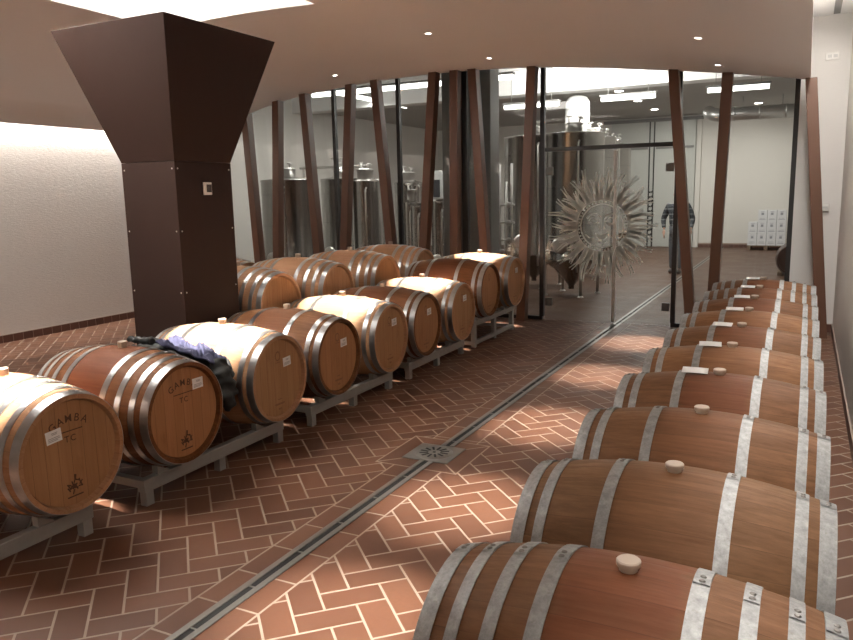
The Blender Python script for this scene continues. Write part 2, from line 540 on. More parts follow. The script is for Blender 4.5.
# ------------------------------------------------------------------ glass front
edges = [XL, -6.73, -5.575, -4.485, -3.30, -1.525, -.14]
def frame_bar(x, z0, z1, w=.05, d=.07):
    bm = bm_(); box(bm, (x - w / 2, YG - d / 2, z0), (x + w / 2, YG + d / 2, z1)); return bm
ZG = 3.655
n = 0
for a, b in ((0, 1), (1, 2), (2, 3), (3, 4), (5, 6)):
    n += 1
    x0, x1 = edges[a], edges[b]
    bm = bm_(); box(bm, (x0 + .025, YG - .006, .05), (x1 - .025, YG + .006, ZG))
    w = struct('window_%d' % n, bm, M['glass'])
    bm = bm_(); box(bm, (x0, YG - .035, 0), (x1, YG + .035, .05)); obj('sill', bm, M['black'], w)
    if a == 5:
        obj('mullion', frame_bar(x0 + .02, .05, ZG, .055), M['black'], w); obj('mullion', frame_bar(x1 - .02, .05, ZG, .055), M['black'], w)
    elif a == 3:
        obj('mullion', frame_bar(x1 - .01, .05, ZG, .06), M['black'], w)
    else:
        obj('mullion', frame_bar(x1 - (.0 if a != 2 else .0), .05, ZG, .055 if a != 2 else .09), M['black'], w)
# over-door light and transom
bm = bm_(); box(bm, (-3.27, YG - .006, 2.41), (-1.535, YG + .006, ZG)); w = struct('window_6', bm, M['glass'])
bm = bm_(); box(bm, (-3.27, YG - .03, 2.355), (-1.54, YG + .03, 2.41)); obj('transom', bm, M['black'], w)
# two glass leaves
def leaf(num, x0, x1, xh, hinge_x, bar=True):
    bm = bm_(); box(bm, (x0, YG - .006, .012), (x1, YG + .006, 2.35))
    d = struct('door_%d' % num, bm, M['glass'])
    for z in (.26, 2.09):
        bm = bm_(); box(bm, (hinge_x - .05, YG - .02, z - .055), (hinge_x + .05, YG + .02, z + .055), bevel=.004); obj('hinge', bm, M['hinge'], d)
    if bar:
        bm = bm_(); tube(bm, [(xh, YG - .06, .03), (xh, YG - .06, 2.33)], .023, 12)
        for z in (.25, 1.2, 2.15): tube(bm, [(xh, YG - .06, z), (xh, YG - .004, z)], .009, 8)
        obj('handle', bm, M['white_plastic'], d)
    return d
leaf(1, -3.262, -2.285, -2.285, -3.21)
leaf(2, -2.275, -1.545, 0, -1.60, False)

# frosted sun emblem on the glass leaves
def emblem():
    bm = bm_()
    Y0, Y1 = YG - .0095, YG - .0065
    cx, cz = -2.465, 1.335
    def ring(r0, r1, sx=1.0, ox=0, oz=0, n=60, a0=0, a1=2 * PI):
        pts = []
        for k in range(n):
            a, b = a0 + (a1 - a0) * k / n, a0 + (a1 - a0) * (k + 1) / n
            q = [(cx + ox + r * sx * math.cos(t), cz + oz + r * math.sin(t)) for r, t in ((r0, a), (r0, b), (r1, b), (r1, a))]
            poly_prism(bm, q, Y0, Y1)
    ring(.285, .302)
    R = random.Random(4)
    N = 52
    for k in range(N):                       # flame rays, long and short in turn, each forked by a dark slit
        a = 2 * PI * k / N
        L = (.75, .64, .70, .59)[k % 4] * (1 + .06 * abs(math.sin(a))) + R.uniform(-.02, .02)
        w = .05
        bend = .055 * (1 if k % 3 else -1)
        for sgn in (-1, 1):
            pl = []; pr = []
            for t in range(7):
                f = t / 6
                r = .345 + (L - .345) * f
                da = bend * math.sin(f * PI * 1.2) * (.6 if sgn > 0 else .9) + sgn * .029 * (1 - f * .15)
                hw = w * (.20 + .17 * math.sin(PI * min(1, f * 1.05 + .1))) * (1 - .35 * f)
                ca, sa = math.cos(a + da), math.sin(a + da)
                px, pz = cx + r * ca, cz + r * sa
                pl.append((px - sa * hw, pz + ca * hw)); pr.append((px + sa * hw, pz - ca * hw))
            for t in range(6):
                poly_prism(bm, [pl[t], pl[t + 1], pr[t + 1], pr[t]], Y0, Y1)
    for k in range(44):                      # beads round the ring
        a = 2 * PI * k / 44
        q = [(cx + .325 * math.cos(a) + .013 * math.cos(s), cz + .325 * math.sin(a) + .013 * math.sin(s)) for s in [2 * PI * i / 7 for i in range(7)]]
        poly_prism(bm, q, Y0, Y1)
    # plain face: brows, lids, nose, cheeks, lips, chin
    for s in (-1, 1):
        ring(.075, .098, 1.15, s * .115, .075, 14, .15 * PI, .9 * PI)
        ring(.050, .063, 1.2, s * .115, .055, 14, .05 * PI, .95 * PI)
        ring(.030, .060, 1.25, s * .115, .065, 14, 1.08 * PI, 1.92 * PI)
        ring(.075, .092, .9, s * .155, -.075, 14, (1.15 if s < 0 else 1.35) * PI, (1.65 if s < 0 else 1.85) * PI)
        poly_prism(bm, [(cx + s * .028, cz + .10), (cx + s * .042, cz - .02), (cx + s * .055, cz - .05), (cx + s * .018, cz - .058), (cx + s * .022, cz + .02)][::s], Y0, Y1)
    ring(.055, .085, 1.1, 0, -.075, 14, 1.1 * PI, 1.9 * PI)
    ring(.030, .052, 1.5, 0, -.13, 14, 1.1 * PI, 1.9 * PI)
    ring(.06, .074, 1.1, 0, -.165, 14, 1.2 * PI, 1.8 * PI)
    o = obj('sun_emblem', bm, M['frost'])
    return tag(o, 'frosted sun face with flaming rays on the glass doors', 'emblem')
emblem()

# ------------------------------------------------------------------ leaning posts
POSTS = [(-8.32, -8.48, 'leftmost brown leaning post, beside the end of the plastered left wall'),
         (-8.01, -7.80, 'second brown leaning post from the left, in front of the widest tank'),
         (-7.07, -7.27, 'third brown post from the left, leaning left at its top'),
         (-6.69, -6.40, 'fourth brown post from the left, just right of a thin black mullion'),
         (-5.67, -5.94, 'fifth brown post from the left, leaning left, before the narrow tanks'),
         (-5.26, -4.97, 'sixth brown post from the left, leaning right beside the upright post'),
         (-4.67, -4.62, 'nearly upright brown post at the left edge of the grey column'),
         (-4.11, -4.33, 'brown post leaning left in front of the grey column'),
         (-3.61, -3.46, 'brown post standing free between the last barrel and the glass door'),
         (-1.26, -1.60, 'brown post leaning left in front of the striped person'),
         (-1.02, -.94, 'brown post between the person and the stacked white cartons'),
         (.26, -.06, 'rightmost brown leaning post, against the white wall with the switch')]
YP = 10.1
for xb, xt, lab in POSTS:
    bm = bm_()
    k = .985
    xb, xt = xb * k, xt * k
    zt = vzs(xt) - .002 if xt < -.05 else vz(-.04) + .02
    xt = xb + (xt - xb) * zt / 3.4
    h = .062
    vs = []
    for z, x in ((0, xb), (zt, xt)):
        for dx, dy in ((-h, -.075), (h, -.075), (h, .075), (-h, .075)): vs.append(bm.verts.new((x + dx - xb, dy, z if z == 0 else min(zt, (vzs(x + dx) - .002) if x + dx < -.06 else zt))))
    for f in ((3, 2, 1, 0), (4, 5, 6, 7), (0, 1, 5, 4), (1, 2, 6, 5), (2, 3, 7, 6), (3, 0, 4, 7)): bm.faces.new([vs[i] for i in f])
    bmesh.ops.bevel(bm, geom=[e for e in bm.edges], offset=.004, segments=1, affect='EDGES')
    o = obj('leaning_post', bm, M['post'], None, (xb, YP - .02, 0)); tag(o, lab, 'post', 'leaning posts before the glass front')

# ------------------------------------------------------------------ brown pillar
PX1, PX0, PY0, PY1 = -4.5, -5.09, 4.53, 5.19
pil = thing('flared_pillar', 'dark brown steel-clad pillar with a flared top behind the barrels', 'pillar', ((PX0 + PX1) / 2, (PY0 + PY1) / 2, 0))
hx, hy, ZB, ZC, FL = (PX1 - PX0) / 2, (PY1 - PY0) / 2, 2.11, 3.135, .31
bm = bm_(); box(bm, (-hx, -hy, 0), (hx, hy, ZB - .003), bevel=.003)
obj('shaft', bm, M['brown_steel'], pil)
bm = bm_()
A = [bm.verts.new((sx * hx, sy * hy, ZB)) for sx, sy in ((-1, -1), (1, -1), (1, 1), (-1, 1))]
B = [bm.verts.new((sx * (hx + FL), sy * (hy + FL), ZC)) for sx, sy in ((-1, -1), (1, -1), (1, 1), (-1, 1))]
for k in range(4): bm.faces.new((A[k], A[(k + 1) % 4], B[(k + 1) % 4], B[k]))
bm.faces.new(A[::-1]); bm.faces.new(B)
bmesh.ops.bevel(bm, geom=list(bm.edges), offset=.003, segments=1, affect='EDGES')
obj('capital', bm, M['brown_steel'], pil)
bm = bm_()
def scr(p, ax):
    lathe(bm, [(0, .004), (.006, .003), (.007, 0)], 8, 'z', Matrix.Translation(p) @ (Matrix.Rotation(PI / 2, 4, 'X') if ax == 'y' else Matrix.Rotation(PI / 2, 4, 'Y')))
for z in (.6, 1.05, 1.55, 2.05):
    for s in (-1, 1): scr((s * (hx - .03), -hy, z), 'y')
    for s in (-1, 1): scr((hx, s * (hy - .03), z), 'x')
obj('screws', bm, M['stainless'], pil)
bm = bm_(); box(bm, (-.012, -.042, -.052), (.012, .042, .052), bevel=.004)
t = obj('thermostat', bm, M['white_plastic'], None, (PX1 + .0125, 4.87, 1.89)); tag(t, 'small white thermostat with dark display on the brown pillar', 'thermostat')
bm = bm_(); box(bm, (.012, -.022, -.03), (.015, .034, .034)); obj('display', bm, M['screen'], t)

# ------------------------------------------------------------------ drain
dr = thing('floor_drain', 'long slotted steel drain channel running across the tiled floor', 'drain', (DX, 0, 0))
bm = bm_()
pieces = [(-3.0, 4.36), (4.70, 24.9)]
for y0, y1 in pieces:
    for s in (-1, 1): box(bm, (min(s * .05, s * .017), y0, .0005), (max(s * .05, s * .017), y1, .006))
obj('rim', bm, M['drain'], dr)
bm = bm_()
for y0, y1 in pieces: box(bm, (-.0165, y0, .0005), (.0165, y1, .0022))  # flat dark strip painted in for the shade of the open slot
obj('slot', bm, M['slot_shade'], dr)
bm = bm_(); box(bm, (-.0165, -.005, .0023), (.0165, .005, .0055)); BR = finish(bm, 'bridge', M['drain'])
y = 2.15 - .38 * 5
while y < 18:
    if not 4.3 < y < 4.75: obj('bridge', BR, None, dr, (0, y, 0))
    y += .38
dp = thing('drain_cover', 'square steel drain plate with a round slotted grate, set in the channel', 'drain', (-2.245, 4.525, 0))
bm = bm_(); box(bm, (-.172, -.163, .0005), (.172, .163, .007), bevel=.002); obj('plate', bm, M['drain'], dp)
bm = bm_(); lathe(bm, [(0, .012), (.125, .012), (.132, .007)], 40); obj('grate', bm, M['drain'], dp)
bm = bm_()
for k in range(12):
    a = 2 * PI * k / 12
    box(bm, (.045, -.008, .0105), (.105, .008, .013), Matrix.Rotation(a, 4, 'Z'))  # dark bars laid on top, painted in as the shaded grate holes
lathe(bm, [(0, .0132), (.012, .0132), (.013, .0105)], 12)
obj('grate_slots', bm, M['slot_shade'], dp)

# ------------------------------------------------------------------ barrels
def prof_r(x): return .298 + (.357 - .298) * (1 - (abs(x) / .475) ** 2.05)
def body_mesh():
    bm = bm_()
    p = [(.262, -.434), (.268, -.445), (.276, -.475), (.298, -.475)]
    N = 22
    for k in range(1, N): 
        x = -.475 + .95 * k / N
        p.append((prof_r(x), x))
    p += [(.298, .475), (.276, .475), (.268, .445), (.262, .434)]
    lathe(bm, p, 72, 'x')
    me = finish(bm, 'staves', M['oak_new'])
    return me
def sharp(me, deg=35):
    me.shade_smooth() if hasattr(me, 'shade_smooth') else None
    try: me.set_sharp_from_angle(angle=math.radians(deg))
    except Exception: pass
    return me
def hoop_mesh(x0, w, lap_a, seed, old=True):
    bm = bm_()
    a, b = x0 - w / 2, x0 + w / 2
    t = .0035
    ra, rb = prof_r(a) - .004, prof_r(b) - .004
    lathe(bm, [(ra, a), (ra + .004 + t, a), (rb + .004 + t, b), (rb, b)], 72, 'x')
    # overlap of the strap with two rivets
    ra2, rb2 = ra + .004 + t, rb + .004 + t
    d = .16
    lathe(bm, [(ra2 - .002, a + .001), (ra2 + .0028, a + .001), (rb2 + .0028, b - .001), (rb2 - .002, b - .001)], 8, 'x', None, 0, True, lap_a, lap_a + d)
    for aa in (lap_a + d * .3, lap_a + d * .75):
        r = (ra2 + rb2) / 2 + .0025
        mt = Matrix.Rotation(aa, 4, 'X') @ Matrix.Translation((x0, r, 0)) @ Matrix.Rotation(-PI / 2, 4, 'X')
        lathe(bm, [(0, .004), (.006, .0032), (.009, 0)], 8, 'z', mt, 1)
    return finish(bm, 'hoop', [M['hoop'] if old else M['hoop_bright'], M['rivet']])
BODY = sharp(body_mesh())
BODY_OLD = BODY.copy(); BODY_OLD.materials.clear(); BODY_OLD.materials.append(M['oak_old'])
def head_mesh():
    bm = bm_()
    box_ = lathe(bm, [(0, .452), (.2655, .452), (.2655, .434), (0, .434)], 64, 'x', smooth=False)
    return finish(bm, 'head', M['head'])
HEAD = head_mesh()
def bung_mesh():
    bm = bm_(); lathe(bm, [(0, -.01), (.022, -.01), (.023, .006), (.030, .016), (.030, .026), (.027, .029), (0, .030)], 20)
    return finish(bm, 'bung', M['bung'])
BUNG = sharp(bung_mesh())
bm = bm_(); lathe(bm, [(0, -.01), (.026, -.01), (.028, .036), (.025, .039), (0, .039)], 20)
BUNG_W = sharp(finish(bm, 'bung', M['bung']))
H8 = [(.451, .046), (.372, .034), (.278, .036), (.168, .040)]
H6 = [(.451, .046), (.380, .036), (.178, .040)]
HM = {}
def hoops(spec, lap, old):
    key = (len(spec), lap, bool(old))
    if key not in HM:
        HM[key] = [sharp(hoop_mesh(s * x, w, lap + .05 * math.sin(7 * i + s), i, old)) for i, (x, w) in enumerate(spec) for s in (1, -1)]
    return HM[key]

def text_mesh(chars, name, mat):
    """chars: (char, size, matrix); flat letters a hair thick, joined in one mesh"""
    bm = bm_()
    for ch, size, mt in chars:
        cu = bpy.data.curves.new('t', 'FONT'); cu.body = ch; cu.size = size; cu.align_x = 'CENTER'; cu.align_y = 'CENTER'; cu.extrude = .0003; cu.offset = .0002
        to = bpy.data.objects.new('t', cu)
        me = to.to_mesh()
        b2 = bm_(); b2.from_mesh(me); bmesh.ops.transform(b2, matrix=mt, verts=b2.verts)
        tmp = bpy.data.meshes.new('t'); b2.to_mesh(tmp); b2.free()
        bm.from_mesh(tmp); bpy.data.meshes.remove(tmp)
        to.to_mesh_clear(); bpy.data.objects.remove(to); bpy.data.curves.remove(cu)
    return bm
# plane of the front head: text x axis -> +Y, text y axis -> +Z, facing +X
def onhead(y, z, rot=0, x=.4535):
    base = Matrix(((0, 0, 1, x), (1, 0, 0, y), (0, 1, 0, z), (0, 0, 0, 1)))
    return base @ Matrix.Rotation(rot, 4, 'Z')
def bold_stamp():
    ch = []
    word = 'GAMBA'
    for k, c in enumerate(word):
        a = PI / 2 + (2 - k) * .27
        ch.append((c, .055, onhead(.178 * math.cos(a), .178 * math.sin(a), a - PI / 2)))
    ch.append(('T', .046, onhead(-.018, .075))); ch.append(('C', .046, onhead(.018, .075)))
    bm = text_mesh(ch, 'stamp', M['ink'])
    box(bm, (.4532, -.075, .113), (.4538, .075, .118))
    R = random.Random(3)
    for k in range(22):                     # small blurred mark low on the head
        a = R.uniform(0, 2 * PI); r = R.uniform(.0, .04)
        y, z = r * math.cos(a) * 1.1, -.165 + r * math.sin(a)
        box(bm, (.4532, -.013, -.0035), (.4538, .013, .0035), Matrix.Translation((0, y, z)) @ Matrix.Rotation(R.uniform(0, PI), 4, 'X'))
    box(bm, (.4532, -.045, -.226), (.4538, .045, -.219))
    return finish(bm, 'stamp', M['ink'])
def faint_stamp():
    bm = bm_()
    R = random.Random(9)
    for k in range(14):
        a = 2 * PI * k / 14
        box(bm, (.4532, -.003, -.008), (.4538, .003, .008), Matrix.Translation((0, .024 * math.cos(a), .155 + .03 * math.sin(a))) @ Matrix.Rotation(a + .5, 4, 'X'))
    box(bm, (.4532, -.026, .108), (.4538, .026, .113))
    for z, h in ((-.150, .02), (-.180, .055), (-.187, .05), (-.215, .016), (-.222, .013)): box(bm, (.4532, -h, z - .0028), (.4538, h, z + .0022))
    return finish(bm, 'stamp', M['ink_faint'])
STAMP_B, STAMP_F = bold_stamp(), faint_stamp()
def label_mesh():
    bm = bm_()
    box(bm, (.4530, -.043, -.032), (.4545, .043, .032))
    for k, (z, a, b) in enumerate(((.017, -.012, .022), (.010, -.010, .018), (-.006, -.034, .03), (-.014, -.034, .034), (-.021, -.034, .02))):
        box(bm, (.4544, a, z - .0018), (.4548, b, z + .0018), None, 1)
    return finish(bm, 'paper_label', [M['paper'], M['print']])
LABEL = label_mesh()

def barrel(label, loc, rz, group, old, n_hoops, tint, stamp=None, lab=None, lap=1.30, bung=True, roll=0.0, name='oak_barrel'):
    t = thing(name, label, 'barrel', loc, rz, group)
    if group != GC: t.scale = (SX, SR, SR)
    par = t
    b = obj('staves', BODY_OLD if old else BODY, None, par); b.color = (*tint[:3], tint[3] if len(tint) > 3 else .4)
    for me in hoops(H8 if n_hoops == 8 else H6, lap, group == GC): obj('hoop', me, None, par)
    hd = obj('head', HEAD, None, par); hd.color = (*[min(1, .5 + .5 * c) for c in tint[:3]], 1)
    h2 = obj('head', HEAD, None, par); h2.rotation_euler = (0, 0, PI); h2.color = hd.color
    if bung: obj('bung', BUNG if group == GC else BUNG_W, None, par, (0, 0, .355))
    if stamp: obj('stamp', stamp, None, hd)
    if lab:
        l = obj('paper_label', LABEL, None, hd, (0, lab[0], lab[1])); l.rotation_euler = (lab[2], 0, 0); l['label'] = 'white paper label'
    return t

ZC0 = .522
SX, SR = 1.08, 1.035                          # the left rows are bigger casks
XLc, XRc = -3.812, -.338
ZR = .531                                     # axis height of the right row
GA, GB, GC = 'barrels of the left front row', 'barrels of the left rear row', 'barrels of the right row'
left = [
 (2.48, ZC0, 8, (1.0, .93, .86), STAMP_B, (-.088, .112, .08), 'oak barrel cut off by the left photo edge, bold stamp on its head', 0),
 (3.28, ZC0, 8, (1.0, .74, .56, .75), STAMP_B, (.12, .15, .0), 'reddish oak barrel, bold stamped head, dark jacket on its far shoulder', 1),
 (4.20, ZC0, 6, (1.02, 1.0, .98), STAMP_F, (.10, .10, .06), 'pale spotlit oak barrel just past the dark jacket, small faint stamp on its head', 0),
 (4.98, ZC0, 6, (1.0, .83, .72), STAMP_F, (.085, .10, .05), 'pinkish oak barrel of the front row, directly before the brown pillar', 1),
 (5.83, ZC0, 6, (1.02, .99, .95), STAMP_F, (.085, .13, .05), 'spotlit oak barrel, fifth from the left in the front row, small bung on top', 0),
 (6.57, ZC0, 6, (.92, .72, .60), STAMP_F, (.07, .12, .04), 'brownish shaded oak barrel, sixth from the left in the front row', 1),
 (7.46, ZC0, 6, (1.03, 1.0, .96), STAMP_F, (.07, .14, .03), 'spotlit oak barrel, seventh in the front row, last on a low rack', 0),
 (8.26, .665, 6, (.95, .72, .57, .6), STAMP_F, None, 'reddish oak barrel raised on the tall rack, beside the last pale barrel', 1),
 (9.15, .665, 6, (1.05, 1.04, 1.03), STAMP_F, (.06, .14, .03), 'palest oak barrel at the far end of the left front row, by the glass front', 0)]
for y, z, nh, tint, stp, lab, lb, old in left:
    barrel(lb, (XLc, y, z), random.uniform(-.01, .01), GA, old, nh, tint, stp, lab, 1.25)
rear = [(5.64, 'oak barrel of the rear row beside the brown pillar, partly hidden by it'),
        (6.62, 'second visible oak barrel of the rear row, wooden bung on top'),
        (7.67, 'third visible oak barrel of the rear row, overlapping tanks behind'),
        (8.67, 'farthest oak barrel of the rear row, its dark head barely showing')]
XRr = -4.885
for y, lb in rear:
    barrel(lb, (XRr, y, .795), 0, GB, 0, 8, (1.06, 1.07, 1.08), None, None, 1.2)
barrel('oak barrel of a third row, only a sliver of its top showing by the pillar', (-6.02, 6.55, .79), 0, 'barrels of the third row', 0, 8, (1.06, 1.07, 1.08))
rightl = [
 (1.735, 8, (1.0, .86, .78, 0.85), 'nearest barrel of the right row, wine-stained red between its hoops'),
 (2.457, 6, (1.0, .93, .86, 0.22), 'second nearest barrel of the right row, plain brown with a pale bung'),
 (3.179, 6, (1.0, .88, .80, 0.35), 'third barrel of the right row from the camera, round bung, no card'),
 (3.901, 6, (.92, .78, .70, 0.75), 'fourth barrel of the right row, nearest one with a white card by its bung'),
 (4.623, 6, (1.2, 1.06, .95, 0.25), 'fifth barrel of the right row, lighter orange staves under a white card'),
 (5.345, 6, (.95, .82, .73, 0.60), 'sixth barrel of the right row from the camera, darker staves'),
 (6.067, 6, (1.2, 1.05, .93, 0.25), 'seventh barrel of the right row, lighter staves and a bright card'),
 (6.789, 6, (.92, .76, .66, 0.75), 'eighth barrel of the right row from the camera, reddish brown'),
 (7.511, 8, (1.0, .85, .74, 0.60), 'second to last barrel at the far end of the right row'),
 (8.233, 8, (1.0, .84, .74, 0.60), 'last barrel of the right row, farthest from the camera by the posts')]
for k, (y, nh, tint, lb) in enumerate(rightl):
    barrel(lb, (XRc, y, ZR), random.uniform(-.012, .012), GC, 1, nh, tint, None, None, 1.40 if k != 1 else 1.34)

# white cards lying by the bungs of the right row
def card_mesh():
    bm = bm_()
    N = 8
    rows = []
    for k in range(N + 1):
        s = -.036 + .072 * k / N
        a = s / .35
        lift = .002 + .012 * (k / N) ** 2
        rows.append([(x, (.35 + lift) * math.sin(a), (.35 + lift) * math.cos(a) - .35 - .30 * x * x - (.0 if x < 0 else .0)) for x in (-.062, -.02, .02, .062)])
    top = [[bm.verts.new((x, y, z + .0012)) for x, y, z in r] for r in rows]; bot = [[bm.verts.new(p) for p in r] for r in rows]
    for i in range(N):
        for j in range(3):
            bm.faces.new((top[i][j], top[i][j + 1], top[i + 1][j + 1], top[i + 1][j])).smooth = True
            bm.faces.new((bot[i][j], bot[i + 1][j], bot[i + 1][j + 1], bot[i][j + 1])).smooth = True
    for i in range(N):
        bm.faces.new((top[i][0], top[i + 1][0], bot[i + 1][0], bot[i][0])); bm.faces.new((top[i][3], bot[i][3], bot[i + 1][3], top[i + 1][3]))
    for j in range(3):
        bm.faces.new((top[0][j], bot[0][j], bot[0][j + 1], top[0][j + 1])); bm.faces.new((top[N][j], top[N][j + 1], bot[N][j + 1], bot[N][j]))
    return finish(bm, 'paper_card', M['glossy_paper'])
CARD = card_mesh()
cards = [(3.901, -.115, .04, 'nearest white card, lying beside the bung of the fourth right barrel'),
         (4.623, -.12, .10, 'white card on the lighter fifth barrel of the right row'),
         (5.345, -.12, -.06, 'white card on the darker sixth barrel of the right row'),
         (6.067, -.10, .03, 'bright white card on the seventh barrel of the right row'),
         (6.789, -.10, .05, 'white card on the reddish eighth barrel of the right row'),
         (7.511, -.10, -.04, 'white card on the second to last barrel of the right row'),
         (8.233, -.10, .02, 'farthest white card, on the last barrel of the right row')]
for y, dx, rz, lb in cards:
    o = obj('paper_card', CARD, None, None, (XRc + dx, y - .01, ZR + prof_r(dx) + .010)); o.rotation_euler = (0, 0, rz)
    tag(o, lb, 'card', 'white cards on the right barrels')

# ------------------------------------------------------------------ racks
def rack(label, x, y0, y1, group, top=.165, ys=(), dx=.375, tall=False, zc=ZC0):
    """a steel rack under two barrels, centred on x, from y0 to y1; ys = barrel axes"""
    t = thing('barrel_rack', label, 'rack', (x, (y0 + y1) / 2, 0), 0, group)
    h = (y1 - y0) / 2; ym = (y0 + y1) / 2
    rh = .055 if tall else .078
    for s in (-1, 1):
        bm = bm_(); box(bm, (s * dx - .028, -h, top - rh), (s * dx + .028, h, top), bevel=.004); obj('rail', bm, M['rack'], t)
        for yy in ((-h + .04, 0, h - .04)):
            bm = bm_(); box(bm, (s * dx - .026, yy - .03, 0), (s * dx + .026, yy + .03, top - rh), bevel=.003); obj('leg', bm, M['rack'], t)
    for yy in (-h + .03, h - .03):
        bm = bm_(); box(bm, (-dx + .028, yy - .025, top - .055), (dx - .028, yy + .025, top - .005), bevel=.003); obj('crossbar', bm, M['rack'], t)
    if tall:
        for s in (-1, 1):
            bm = bm_(); box(bm, (s * dx - .022, -h + .07, .03), (s * dx + .022, h - .07, .075)); obj('base_rail', bm, M['rack'], t)
        for yy in (-h + .03, h - .03):
            bm = bm_(); box(bm, (-dx + .026, yy - .02, .03), (dx - .026, yy + .02, .07)); obj('base_rail', bm, M['rack'], t)
    for yb in ys:
        for s in (-1, 1):
            for q in (-1, 1):
                off = .115; r = (prof_r(dx - .03) + .009) if group == GP else (SR * (prof_r((dx - .03) / SX) + .008) + .001)
                zz = zc - math.sqrt(r * r - off * off)
                if zz <= top + .004: continue
                bm = bm_(); poly_prism(bm, [(q * (off - .04), top), (q * (off + .05), top), (q * (off + .05), zz + .028), (q * (off - .04), zz - .018 if zz - .018 > top else top + .001)], -.022, .022)
                bmesh.ops.transform(bm, matrix=Matrix.Translation((s * dx, yb - ym, 0)) @ Matrix.Rotation(PI / 2, 4, 'Z'), verts=bm.verts)
                obj('cradle', bm, M['rack'], t)
    return t
GP = 'low racks of the right row'
GR = 'low racks of the left front row'
rack('low grey rack under the barrel cut by the left photo edge', XLc, 1.36, 2.64, GR, ys=(2.48,))
rack('low grey rack under the reddish stamped barrel and the pale one beside the jacket', XLc, 3.0, 4.34, GR, ys=(3.28, 4.20))
rack('low grey rack under the fourth and fifth front barrels, before the brown pillar', XLc, 4.69, 6.02, GR, ys=(4.98, 5.83))
rack('low grey rack under the sixth and seventh barrels of the left front row', XLc, 6.35, 7.70, GR, ys=(6.57, 7.46))
rack('tall grey rack with base rails under the last two left front barrels', XLc, 8.0, 9.36, GR, .315, ys=(8.26, 9.15), tall=True, zc=.665)
GQ = 'tall racks of the rear row'
rack('tall grey rack under the two rear barrels nearest the brown pillar', XRr, 5.36, 6.90, GQ, .435, ys=(5.64, 6.62), tall=True, zc=.795)
rack('tall grey rack under the two farthest rear-row barrels', XRr, 7.40, 8.95, GQ, .435, ys=(7.67, 8.67), tall=True, zc=.795)
rack('tall grey rack under the single third-row barrel behind the rear row', -6.02, 6.25, 6.85, None, .425, ys=(6.55,), tall=True, zc=.79)
GP = 'low racks of the right row'
RN = ['nearest two', 'third and fourth', 'fifth and sixth', 'seventh and eighth', 'last two']
for k in range(5):
    ya, yb = rightl[2 * k][0], rightl[2 * k + 1][0]
    rack('low grey rack under the %s barrels of the right row' % RN[k], XRc, ya - .3, yb + .3, GP, .2, ys=(ya, yb), zc=ZR)

